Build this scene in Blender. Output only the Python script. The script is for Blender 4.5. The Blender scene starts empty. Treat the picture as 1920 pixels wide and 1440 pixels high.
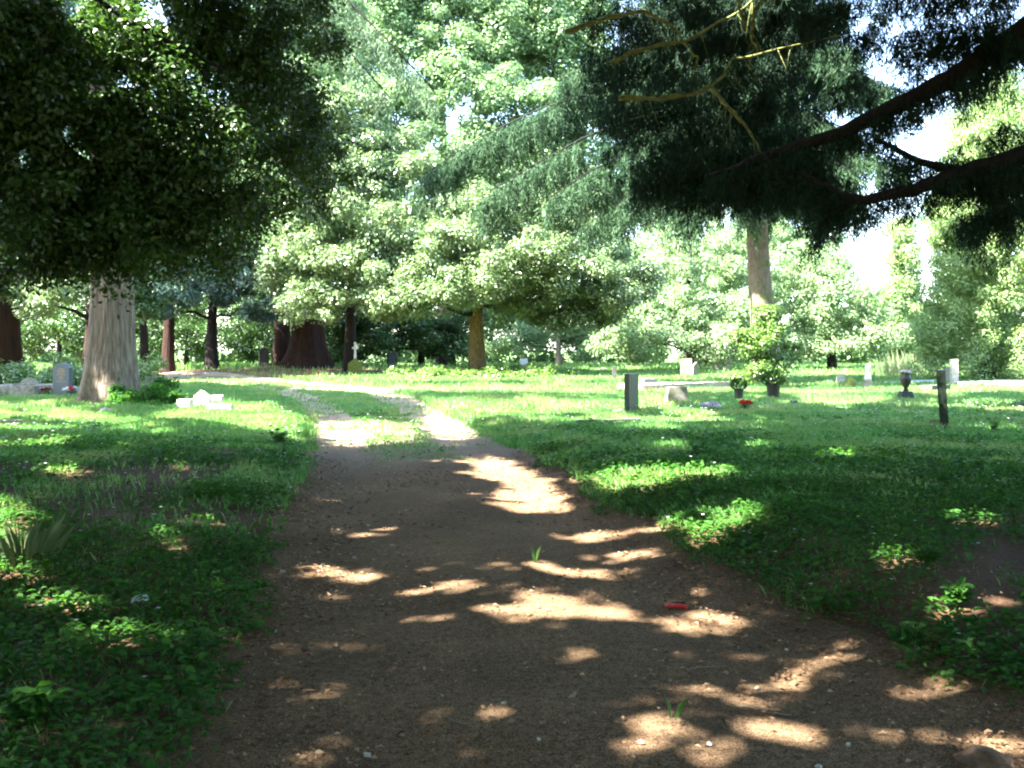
import bpy, bmesh, math, random
import numpy as np

# ------------------------------------------------------------------ camera, sky, sun
SC = bpy.context.scene
COL = SC.collection
F = 1800.0          # focal length in photo pixels
HOR = 655.0         # horizon row in the photo
EYE = 1.6
cam = bpy.data.cameras.new('camera'); camo = bpy.data.objects.new('camera', cam); COL.objects.link(camo)
camo.location = (0, 0, EYE); camo.rotation_euler = (math.radians(90), 0, 0)
cam.sensor_width = 36; cam.lens = 36 * F / 1920; cam.shift_y = (HOR - 720) / 1920
cam.clip_start = 0.05; cam.clip_end = 2000
SC.camera = camo

SUN = np.array([-0.56, -0.25, 0.79]); SUN /= np.linalg.norm(SUN)
elev = math.asin(SUN[2]); azim = math.atan2(SUN[0], SUN[1])
w = bpy.data.worlds.new('World'); SC.world = w; w.use_nodes = True
nt = w.node_tree; nt.nodes.clear()
sky = nt.nodes.new('ShaderNodeTexSky'); sky.sky_type = 'NISHITA'; sky.sun_disc = False
sky.sun_elevation = elev; sky.sun_rotation = azim; sky.air_density = 1.0; sky.dust_density = 1.2; sky.ozone_density = 1.0
bg = nt.nodes.new('ShaderNodeBackground'); bg.inputs[1].default_value = 0.14
wo = nt.nodes.new('ShaderNodeOutputWorld')
nt.links.new(sky.outputs[0], bg.inputs[0]); nt.links.new(bg.outputs[0], wo.inputs[0])
sl = bpy.data.lights.new('sun', 'SUN'); sl.energy = 5.0; sl.angle = math.radians(0.53); sl.color = (1.0, 0.95, 0.86)
so = bpy.data.objects.new('sun', sl); COL.objects.link(so)
from mathutils import Vector, Matrix
so.rotation_euler = Vector(SUN).to_track_quat('Z', 'Y').to_euler(); so.location = (-20, -10, 40)
SC.view_settings.view_transform = 'Standard'; SC.view_settings.look = 'None'
SC.view_settings.exposure = 3.75; SC.view_settings.gamma = 1
SC.cycles.max_bounces = 6; SC.cycles.diffuse_bounces = 4; SC.cycles.glossy_bounces = 2
SC.cycles.transmission_bounces = 3; SC.cycles.transparent_max_bounces = 4
SC.cycles.sample_clamp_indirect = 6; SC.cycles.caustics_reflective = False; SC.cycles.caustics_refractive = False
SC.cycles.filter_width = 2.1

R = np.random.default_rng(7)
random.seed(7)

# ------------------------------------------------------------------ noise and terrain
def _h(ix, iy, s):
    n = (ix * 374761393 + iy * 668265263 + s * 1442695041) & 0x7fffffff
    n = ((n ^ (n >> 13)) * 1274126177) & 0x7fffffff
    return ((n ^ (n >> 16)) & 0xffff) / 65535.0
def noise(x, y, s=0):
    x = np.asarray(x, float); y = np.asarray(y, float)
    ix = np.floor(x).astype(np.int64); iy = np.floor(y).astype(np.int64)
    fx = x - ix; fy = y - iy; fx = fx * fx * (3 - 2 * fx); fy = fy * fy * (3 - 2 * fy)
    a = _h(ix, iy, s); b = _h(ix + 1, iy, s); c = _h(ix, iy + 1, s); d = _h(ix + 1, iy + 1, s)
    return (a * (1 - fx) + b * fx) * (1 - fy) + (c * (1 - fx) + d * fx) * fy
def fbm(x, y, s=0, o=3):
    t = 0; a = .5; n = 0
    for i in range(o):
        t = t + a * noise(np.asarray(x) * 2 ** i, np.asarray(y) * 2 ** i, s + i); n += a; a *= .5
    return t / n
# path centre line: x, y, half width
PATH = np.array([(0.8, -6, 2.2), (0.7, 0, 2.1), (0.5, 3.7, 1.75), (0.1, 5.3, 1.5), (-0.08, 6.5, 1.5), (-0.44, 8.35, 1.5), (-0.8, 10.5, 1.5),
                 (-1.27, 13.4, 1.5), (-2.55, 19.9, 1.45), (-3.75, 25, 1.65), (-4.95, 30, 1.85), (-7.4, 37, 2.2), (-11.5, 44, 2.6), (-17, 51, 3.2), (-25, 58, 3.4), (-42, 68, 3.0)])
def _dense():
    t = np.linspace(0, len(PATH) - 1, 400); i = np.minimum(t.astype(int), len(PATH) - 2); f = t - i
    p0 = PATH[np.maximum(i - 1, 0)]; p1 = PATH[i]; p2 = PATH[i + 1]; p3 = PATH[np.minimum(i + 2, len(PATH) - 1)]; f = f[:, None]
    return .5 * ((2 * p1) + (-p0 + p2) * f + (2 * p0 - 5 * p1 + 4 * p2 - p3) * f ** 2 + (-p0 + 3 * p1 - 3 * p2 + p3) * f ** 3)
PD = _dense()
def pathdist(x, y):
    """signed offset u = across / half width (-1..1 inside)"""
    x = np.asarray(x, float).ravel(); y = np.asarray(y, float).ravel()
    out = np.empty(len(x)); tg = np.gradient(PD[:, :2], axis=0); tg /= np.linalg.norm(tg, axis=1)[:, None]
    for s in range(0, len(x), 20000):
        dx = x[s:s+20000, None] - PD[None, :, 0]; dy = y[s:s+20000, None] - PD[None, :, 1]
        k = np.argmin(dx * dx + dy * dy, axis=1); j = np.arange(len(k))
        cr = tg[k, 1] * dx[j, k] - tg[k, 0] * dy[j, k]
        d = np.sqrt(dx[j, k] ** 2 + dy[j, k] ** 2)
        out[s:s+20000] = np.sign(cr) * d / PD[k, 2]
    return out
def ground_z(x, y):
    x = np.asarray(x, float); y = np.asarray(y, float); sh = x.shape
    u = pathdist(x, y).reshape(sh)
    z = 0.05 * (fbm(x * .35, y * .35, 3) - .5) + 0.05 * (fbm(x * 1.7, y * 1.7, 9) - .5)
    a = np.abs(u)
    z = z + 0.10 * np.clip(a - .95, 0, .6) / .6 * np.exp(-np.clip(y - 14, 0, None) / 14)
    z = z + 0.13 * np.clip((u - .98) / .8, 0, 1) * np.exp(-np.clip(y - 10, 0, None) / 5) * (u > 0)
    z = z - 0.04 * np.exp(-((a - .6) / .25) ** 2)
    z = z + 0.55 * np.exp(-(((x + 14) / 8) ** 2 + ((y - 62) / 7) ** 2))
    z = z + 0.25 * np.exp(-(((x - 0) / 9) ** 2 + ((y - 58) / 4) ** 2))
    return z
def gz(x, y): return float(ground_z(np.array([x]), np.array([y]))[0])
def X(px, Y): return (px - 960) * Y / F
def Z(py, Y): return EYE + (HOR - py) * Y / F
def YB(py): return F * EYE / (py - HOR)
def at(px, py):
    Y = YB(py); x = X(px, Y); return Vector((x, Y, gz(x, Y)))

# ------------------------------------------------------------------ where the sun reaches the ground (photo rows and columns of the ground)
def inpoly(px, py, poly):
    c = np.zeros(px.shape, bool); n = len(poly); j = n - 1
    for i in range(n):
        xi, yi = poly[i]; xj, yj = poly[j]
        m = ((yi > py) != (yj > py)) & (px < (xj - xi) * (py - yi) / (yj - yi + 1e-9) + xi)
        c ^= m; j = i
    return c
LITP = [[(380, 694), (560, 700), (680, 722), (900, 728), (1150, 722), (1200, 735), (1150, 742), (1000, 742), (990, 768), (900, 792), (905, 835), (1010, 880), (1100, 945),
         (1090, 975), (980, 950), (905, 905), (840, 868), (820, 820), (770, 790), (800, 765), (730, 744), (560, 732), (430, 716)],
        [(598, 792), (690, 784), (770, 794), (850, 850), (835, 872), (700, 868), (605, 862)],
        [(440, 755), (585, 782), (600, 856), (520, 835), (440, 812), (300, 790), (330, 768)],
        [(1180, 672), (1990, 672), (1990, 744), (1500, 748), (1380, 742), (1180, 740)],
        [(1480, 748), (1700, 750), (1660, 772), (1500, 764)],
        [(60, 772), (170, 778), (300, 800), (200, 812), (40, 790)], [(-60, 760), (30, 765), (60, 800), (-60, 795)],
        [(1075, 905), (1190, 900), (1330, 915), (1400, 905), (1460, 935), (1340, 945), (1230, 950), (1110, 935)],
        [(770, 742), (1270, 742), (1250, 778), (960, 790), (800, 775)],
        [(980, 660), (1180, 660), (1180, 700), (1000, 712), (960, 690)]]
ELL = [(40, 1000, 70, 30), (30, 1085, 90, 26), (625, 1072, 80, 15), (700, 995, 75, 9), (990, 1062, 85, 12), (890, 1105, 95, 13), (1060, 1143, 110, 32), (1110, 1070, 100, 13), (1090, 1005, 70, 9),
       (540, 1220, 45, 17), (585, 1288, 52, 22), (765, 1258, 58, 13), (770, 1300, 60, 13), (930, 1340, 62, 26), (560, 1418, 42, 15),
       (1245, 1390, 95, 38), (1355, 1300, 80, 22), (1490, 1370, 130, 20), (1300, 1160, 110, 24), (1480, 1258, 60, 20), (1560, 1217, 45, 18),
       (960, 925, 90, 10), (1000, 950, 90, 7), (930, 890, 80, 8), (1030, 905, 40, 6), (1400, 1010, 80, 20), (1330, 1030, 50, 12), (1760, 1290, 75, 16), (1730, 1110, 50, 14), (1830, 1190, 80, 14),
       (1730, 1215, 60, 10), (1860, 1030, 70, 8), (345, 1042, 45, 16), (380, 998, 45, 8), (135, 1385, 60, 28), (35, 1050, 70, 40), (150, 1165, 80, 20), (235, 1225, 90, 22),
       (60, 1110, 60, 14), (1850, 1400, 40, 40), (800, 1160, 90, 11), (640, 1112, 60, 8), (840, 1065, 50, 7), (1180, 1040, 90, 9), (620, 935, 30, 6), (1270, 860, 60, 8), (1440, 860, 50, 6), (1600, 885, 60, 8),
       (1850, 820, 50, 8), (1300, 1100, 80, 9), (690, 1340, 40, 10), (1110, 1225, 50, 9), (1640, 1310, 50, 12), (430, 1130, 40, 8), (120, 900, 60, 8), (350, 890, 60, 7), (-60, 940, 50, 12), (860, 1225, 60, 8), (1150, 1150, 60, 14), (960, 1150, 60, 10), (700, 1075, 40, 8), (1200, 1335, 50, 12), (1420, 1330, 60, 14), (1180, 1405, 60, 16), (880, 1400, 40, 10), (1390, 1420, 60, 12), (1620, 1390, 50, 12), (1320, 1220, 60, 12), (470, 1290, 30, 12), (650, 1200, 50, 9), (760, 1110, 50, 6), (1290, 1000, 60, 8), (1150, 1000, 60, 8)]
def lit(x, y):
    x = np.asarray(x, float); y = np.asarray(y, float)
    ys = np.maximum(y, 1.2); px = 960 + x * F / ys; py = HOR + F * EYE / ys
    m = np.zeros(x.shape, bool)
    wob = (fbm(x * 1.1, y * 1.1, 31) - .5)
    pxw = px + wob * 60 * np.clip(8 / ys, .3, 1.5); pyw = py + wob * 9
    for p in LITP: m |= inpoly(pxw, pyw, p)
    e2 = (fbm(x * 5, y * 5, 37) - .5) * 1.2; jit = R.uniform(.35, 1.45, x.shape)
    st = fbm(x * 1.9 + y * .4, y * 4.6 * np.clip(6 / ys, .4, 1.2), 47); m |= (y < 15) & (st > R.uniform(.61, .80, x.shape)); m |= R.random(x.shape) < .06
    for cx, cy, rx, ry in ELL: m |= ((px - cx) / (rx * 1.32)) ** 2 + ((py - cy) / (ry * 1.5)) ** 2 + e2 < jit
    # scattered light further off, to the right of the track and on the left lawn
    f = fbm(x * 1.3, y * .9, 41)
    m |= (y > 16) & (y < 34) & (x > 2) & (f > .60)
    m |= (y > 14.5) & (y < 27) & (x < -4.5 - .06 * y) & (f > .53)
    m |= (y > 19) & (y < 32) & (x > -1) & (x < 4.5) & (f > .47)
    m |= (y < 3) & (fbm(x * 1.6, y * 1.6, 43) > .62)
    m |= (y > 44)
    return m
SX, SY = SUN[0] / SUN[2], SUN[1] / SUN[2]
def carve(P):
    """keep a leaf only when its shadow falls where the ground is shaded"""
    return ~lit(P[:, 0] - SX * P[:, 2], P[:, 1] - SY * P[:, 2])

# ------------------------------------------------------------------ materials
def newmat(name):
    m = bpy.data.materials.new(name); m.use_nodes = True; n = m.node_tree.nodes; n.clear()
    return m, n, m.node_tree.links
def ramp(n, l, src, stops):
    r = n.new('ShaderNodeValToRGB'); cr = r.color_ramp
    cr.elements[0].position, cr.elements[0].color = stops[0][0], (*stops[0][1], 1)
    cr.elements[1].position, cr.elements[1].color = stops[-1][0], (*stops[-1][1], 1)
    for p, c in stops[1:-1]:
        e = cr.elements.new(p); e.color = (*c, 1)
    l.new(src, r.inputs[0]); return r
def leafmat(name, a, b, c=None, rough=.5, tr=.3, spec=.4, big=1.5):
    m, n, l = newmat(name)
    g = n.new('ShaderNodeNewGeometry'); tc = n.new('ShaderNodeTexCoord')
    no = n.new('ShaderNodeTexNoise'); no.inputs['Scale'].default_value = big; no.inputs['Detail'].default_value = 2
    l.new(tc.outputs['Object'], no.inputs['Vector'])
    mx = n.new('ShaderNodeMath'); mx.operation = 'MULTIPLY_ADD'; mx.inputs[1].default_value = .6
    l.new(g.outputs['Random Per Island'], mx.inputs[0])
    m2 = n.new('ShaderNodeMath'); m2.operation = 'MULTIPLY'; m2.inputs[1].default_value = .4; l.new(no.outputs[0], m2.inputs[0]); l.new(m2.outputs[0], mx.inputs[2])
    r = ramp(n, l, mx.outputs[0], [(.08, a), (.62, b)] + ([(.93, c)] if c else []))
    p = n.new('ShaderNodeBsdfPrincipled'); p.inputs['Roughness'].default_value = rough; p.inputs['Specular IOR Level'].default_value = spec
    l.new(r.outputs[0], p.inputs['Base Color'])
    t = n.new('ShaderNodeBsdfTranslucent')
    hs = n.new('ShaderNodeHueSaturation'); hs.inputs['Hue'].default_value = .488; hs.inputs['Saturation'].default_value = 1.15; hs.inputs['Value'].default_value = 1.5
    l.new(r.outputs[0], hs.inputs['Color']); l.new(hs.outputs[0], t.inputs[0])
    mi = n.new('ShaderNodeMixShader'); mi.inputs[0].default_value = tr
    o = n.new('ShaderNodeOutputMaterial'); l.new(p.outputs[0], mi.inputs[1]); l.new(t.outputs[0], mi.inputs[2]); l.new(mi.outputs[0], o.inputs[0])
    return m
def surf(name, stops, scale=8, stretch=(1, 1, 1), detail=6, rough=.85, bump=.4, bdist=.02, scale2=None, stops2=None, spec=.3, thr=(.45, .6)):
    m, n, l = newmat(name)
    tc = n.new('ShaderNodeTexCoord'); mp = n.new('ShaderNodeMapping'); mp.inputs['Scale'].default_value = stretch
    l.new(tc.outputs['Object'], mp.inputs[0])
    no = n.new('ShaderNodeTexNoise'); no.inputs['Scale'].default_value = scale; no.inputs['Detail'].default_value = detail; no.inputs['Roughness'].default_value = .65
    l.new(mp.outputs[0], no.inputs['Vector'])
    r = ramp(n, l, no.outputs[0], stops); colr = r.outputs[0]
    if scale2:
        n2 = n.new('ShaderNodeTexNoise'); n2.inputs['Scale'].default_value = scale2; n2.inputs['Detail'].default_value = 5; n2.inputs['Roughness'].default_value = .7
        l.new(tc.outputs['Object'], n2.inputs['Vector'])
        mr = n.new('ShaderNodeMapRange'); mr.inputs[1].default_value, mr.inputs[2].default_value = thr; l.new(n2.outputs[0], mr.inputs[0])
        mx = n.new('ShaderNodeMix'); mx.data_type = 'RGBA'; l.new(mr.outputs[0], mx.inputs[0]); l.new(colr, mx.inputs[6])
        r2 = ramp(n, l, no.outputs[0], stops2); l.new(r2.outputs[0], mx.inputs[7]); colr = mx.outputs[2]
    p = n.new('ShaderNodeBsdfPrincipled'); p.inputs['Roughness'].default_value = rough; p.inputs['Specular IOR Level'].default_value = spec
    l.new(colr, p.inputs['Base Color'])
    bp = n.new('ShaderNodeBump'); bp.inputs['Strength'].default_value = bump; bp.inputs['Distance'].default_value = bdist
    l.new(no.outputs[0], bp.inputs['Height']); l.new(bp.outputs[0], p.inputs['Normal'])
    o = n.new('ShaderNodeOutputMaterial'); l.new(p.outputs[0], o.inputs[0]); return m

M = {}
M['holly'] = leafmat('holly leaves', (.06, .11, .04), (.16, .24, .10), (.27, .35, .17), rough=.32, tr=.25, spec=.6)
M['holly_sky'] = leafmat('sky tinted leaves', (.025, .06, .045), (.05, .11, .085), (.09, .16, .13), rough=.35, tr=.2, spec=.6)  # bluish tint puts the sky reflection into the leaf colour
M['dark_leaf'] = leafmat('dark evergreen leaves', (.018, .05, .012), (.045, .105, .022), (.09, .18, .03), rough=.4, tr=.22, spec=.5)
M['broad'] = leafmat('bright broad leaves', (.07, .13, .055), (.17, .275, .12), (.28, .39, .19), rough=.42, tr=.35)
M['pale'] = leafmat('pale green leaves', (.09, .155, .07), (.20, .30, .14), (.31, .41, .21), rough=.5, tr=.35)  # leaf colour paled in place of haze over the background trees
M['cypress'] = leafmat('cypress sprays', (.08, .15, .05), (.22, .33, .12), (.32, .43, .18), rough=.6, tr=.3)
M['deodar'] = leafmat('cedar needles', (.014, .034, .016), (.04, .085, .04), (.09, .15, .075), rough=.7, tr=.25, spec=.15)
M['weep'] = leafmat('grey green weeping needles', (.04, .08, .045), (.11, .18, .10), (.19, .28, .17), rough=.65, tr=.3, spec=.2)
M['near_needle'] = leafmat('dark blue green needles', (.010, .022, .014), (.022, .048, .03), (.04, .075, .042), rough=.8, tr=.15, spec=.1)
M['wood'] = leafmat('woodland leaves', (.04, .08, .03), (.11, .20, .07), (.20, .31, .12), rough=.55, tr=.3, big=.25)
M['ivy'] = leafmat('ivy leaves', (.04, .09, .02), (.12, .22, .05), (.22, .34, .10), rough=.3, tr=.25, spec=.6)
M['grass'] = leafmat('grass blades', (.06, .165, .042), (.12, .275, .08), (.25, .37, .15), rough=.5, tr=.4, big=.7)
M['cover'] = leafmat('ground cover leaves', (.025, .085, .018), (.05, .15, .028), (.11, .24, .045), rough=.65, tr=.4, spec=.15, big=1.2)
M['reed'] = leafmat('pale tall grass', (.14, .20, .09), (.22, .30, .14), (.30, .36, .20), rough=.6, tr=.3)
M['litter'] = leafmat('fallen leaves', (.05, .028, .014), (.22, .13, .07), (.55, .42, .28), rough=.7, tr=.1, spec=.2)
M['pale_litter'] = leafmat('pale dry leaves', (.30, .20, .10), (.45, .34, .22), (.6, .52, .42), rough=.7, tr=.1, spec=.2)
M['petal_white'] = leafmat('small pale petals', (.45, .42, .5), (.7, .68, .72), rough=.6, tr=.3)
M['red'] = leafmat('red petals', (.45, .01, .01), (.65, .02, .015), rough=.6, tr=.2)
M['white_fl'] = leafmat('white petals', (.6, .6, .6), (.8, .78, .74), rough=.6, tr=.2)
M['lilac'] = leafmat('lilac petals', (.3, .28, .42), (.55, .52, .62), rough=.6, tr=.2)
M['pink'] = leafmat('pink petals', (.5, .12, .22), (.7, .35, .42), rough=.6, tr=.2)
M['bark_pale'] = surf('pale stringy bark', [(.3, (.07, .05, .033)), (.5, (.17, .135, .10)), (.75, (.33, .29, .23))], 5, (3.5, 3.5, .22), rough=.95, bump=1.0, bdist=.08)
M['bark_red'] = surf('red soft bark', [(.3, (.008, .004, .003)), (.7, (.042, .017, .010))], 3, (3, 3, .25), rough=.95, bump=1.0, bdist=.1)  # bark darkened so the shade on these trunks sits in the colour
M['bark_grey'] = surf('grey brown bark', [(.3, (.09, .07, .055)), (.7, (.27, .22, .17))], 6, (2.2, 2.2, .5), rough=.95, bump=.9, bdist=.06, scale2=.9, stops2=[(.3, (.06, .09, .03)), (.7, (.13, .17, .06))], thr=(.5, .62))
M['bark_ochre'] = surf('ochre bark', [(.3, (.06, .04, .015)), (.7, (.24, .17, .07))], 7, (1.8, 1.8, .6), rough=.95, bump=.9, bdist=.05)
M['bark_dark'] = surf('dark bark', [(.3, (.006, .005, .005)), (.7, (.026, .022, .019))], 8, (2, 2, .8), rough=.95, bump=.8, bdist=.04)
M['bark_moss'] = surf('mossy branch bark', [(.3, (.06, .07, .02)), (.7, (.26, .28, .09))], 14, rough=.95, bump=.8, bdist=.02)
M['stone_white'] = surf('weathered white stone', [(.3, (.33, .31, .27)), (.7, (.62, .59, .53))], 12, rough=.9, bump=.4, scale2=6, stops2=[(.3, (.22, .21, .15)), (.7, (.38, .36, .28))])
M['stone_grey'] = surf('grey gravestone', [(.3, (.13, .13, .12)), (.7, (.30, .29, .26))], 14, rough=.9, bump=.4, scale2=5, stops2=[(.3, (.10, .12, .06)), (.7, (.21, .22, .12))])
M['stone_moss'] = surf('mossy green stone', [(.3, (.10, .13, .03)), (.7, (.24, .27, .07))], 12, rough=.95, bump=.4)
M['stone_dark'] = surf('dark lichened stone', [(.3, (.035, .038, .034)), (.7, (.11, .11, .095))], 14, rough=.8, bump=.4)
M['granite_blue'] = surf('blue grey slate', [(.3, (.045, .065, .075)), (.7, (.08, .105, .115))], 40, rough=.5, bump=.15, bdist=.005)
M['granite_black'] = surf('polished dark stone', [(.3, (.008, .012, .012)), (.7, (.02, .028, .028))], 60, rough=.45, bump=.1, bdist=.003, spec=.5)
M['marble'] = surf('white marble', [(.3, (.52, .54, .58)), (.7, (.74, .75, .78))], 6, rough=.6, bump=.2)
M['gold'] = surf('gilt lettering', [(.3, (.34, .20, .07)), (.7, (.62, .42, .18))], 30, rough=.5, bump=.1)
M['kerb'] = surf('rough kerb stone', [(.3, (.20, .18, .15)), (.7, (.48, .45, .39))], 9, rough=.95, bump=.6, scale2=4, stops2=[(.3, (.14, .13, .08)), (.7, (.27, .24, .16))])
M['pot'] = surf('dark vase', [(.3, (.02, .024, .02)), (.7, (.05, .05, .045))], 20, rough=.5, bump=.2)
M['green_post'] = surf('dark green weathered edge', [(.3, (.012, .022, .016)), (.7, (.035, .055, .035))], 16, rough=.6, bump=.3)
M['clay'] = surf('red brown clod', [(.3, (.05, .03, .02)), (.7, (.20, .14, .10))], 9, rough=1, bump=.8, bdist=.03)
M['plastic_white'] = surf('white plastic', [(.3, (.62, .66, .72)), (.7, (.78, .8, .84))], 10, rough=.4, bump=.2)
M['plastic_red'] = surf('red wrapper', [(.3, (.5, .02, .02)), (.7, (.7, .05, .04))], 20, rough=.35, bump=.2)
M['plastic_black'] = surf('black print', [(.3, (.02, .02, .03)), (.7, (.05, .05, .06))], 20, rough=.4, bump=.1)

# path: dry earth with fine litter
def earth(name, dark, mid, light, light2):
    m, n, l = newmat(name); tc = n.new('ShaderNodeTexCoord')
    def no(s, d=6, r=.6):
        t = n.new('ShaderNodeTexNoise'); t.inputs['Scale'].default_value = s; t.inputs['Detail'].default_value = d; t.inputs['Roughness'].default_value = r
        l.new(tc.outputs['Object'], t.inputs['Vector']); return t
    a = no(.9, 4); b = no(26, 8, .8); c = no(110, 4, .85)
    r1 = ramp(n, l, b.outputs[0], [(.42, dark), (.5, mid), (.58, light)])
    r2 = ramp(n, l, c.outputs[0], [(.44, dark), (.5, mid), (.57, light2)])
    mx = n.new('ShaderNodeMix'); mx.data_type = 'RGBA'; mx.inputs[0].default_value = .5; l.new(r1.outputs[0], mx.inputs[6]); l.new(r2.outputs[0], mx.inputs[7])
    r3 = ramp(n, l, a.outputs[0], [(.35, (.75, .72, .7)), (.65, (1.2, 1.15, 1.1))])
    m2 = n.new('ShaderNodeMix'); m2.data_type = 'RGBA'; m2.blend_type = 'MULTIPLY'; m2.inputs[0].default_value = 1; l.new(mx.outputs[2], m2.inputs[6]); l.new(r3.outputs[0], m2.inputs[7])
    p = n.new('ShaderNodeBsdfPrincipled'); p.inputs['Roughness'].default_value = .95; p.inputs['Specular IOR Level'].default_value = .15
    l.new(m2.outputs[2], p.inputs['Base Color'])
    bp = n.new('ShaderNodeBump'); bp.inputs['Strength'].default_value = .9; bp.inputs['Distance'].default_value = .02; l.new(b.outputs[0], bp.inputs['Height'])
    b2 = n.new('ShaderNodeBump'); b2.inputs['Strength'].default_value = .7; b2.inputs['Distance'].default_value = .006; l.new(c.outputs[0], b2.inputs['Height']); l.new(bp.outputs[0], b2.inputs['Normal'])
    l.new(b2.outputs[0], p.inputs['Normal'])
    o = n.new('ShaderNodeOutputMaterial'); l.new(p.outputs[0], o.inputs[0]); return m
def dust_and_glare(m):  # far track paler: dry dust, plus overexposed sun painted into the colour
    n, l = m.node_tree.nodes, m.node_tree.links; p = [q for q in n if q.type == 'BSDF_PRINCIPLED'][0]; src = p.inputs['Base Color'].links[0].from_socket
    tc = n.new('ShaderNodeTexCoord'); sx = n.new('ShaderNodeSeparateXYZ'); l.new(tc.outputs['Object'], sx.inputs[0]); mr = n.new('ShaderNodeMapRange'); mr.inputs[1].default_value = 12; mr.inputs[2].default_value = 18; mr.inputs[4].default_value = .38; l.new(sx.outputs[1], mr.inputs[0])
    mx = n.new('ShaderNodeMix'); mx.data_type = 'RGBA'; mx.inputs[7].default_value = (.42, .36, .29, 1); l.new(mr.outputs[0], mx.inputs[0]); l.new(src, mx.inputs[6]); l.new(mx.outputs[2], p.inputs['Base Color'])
M['path'] = earth('dry earth track', (.05, .028, .014), (.15, .093, .051), (.25, .168, .10), (.45, .33, .21)); dust_and_glare(M['path'])
def green_far(m):
    n, l = m.node_tree.nodes, m.node_tree.links; p = [q for q in n if q.type == 'BSDF_PRINCIPLED'][0]; src = p.inputs['Base Color'].links[0].from_socket
    tc = n.new('ShaderNodeTexCoord'); sx = n.new('ShaderNodeSeparateXYZ'); l.new(tc.outputs['Object'], sx.inputs[0]); mr = n.new('ShaderNodeMapRange'); mr.inputs[1].default_value = 60; mr.inputs[2].default_value = 85; l.new(sx.outputs[1], mr.inputs[0])
    mx = n.new('ShaderNodeMix'); mx.data_type = 'RGBA'; mx.inputs[7].default_value = (.10, .17, .05, 1); l.new(mr.outputs[0], mx.inputs[0]); l.new(src, mx.inputs[6]); l.new(mx.outputs[2], p.inputs['Base Color'])
M['soil'] = earth('leaf mould soil', (.04, .023, .013), (.12, .07, .04), (.15, .095, .06), (.22, .14, .09)); green_far(M['soil'])

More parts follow.
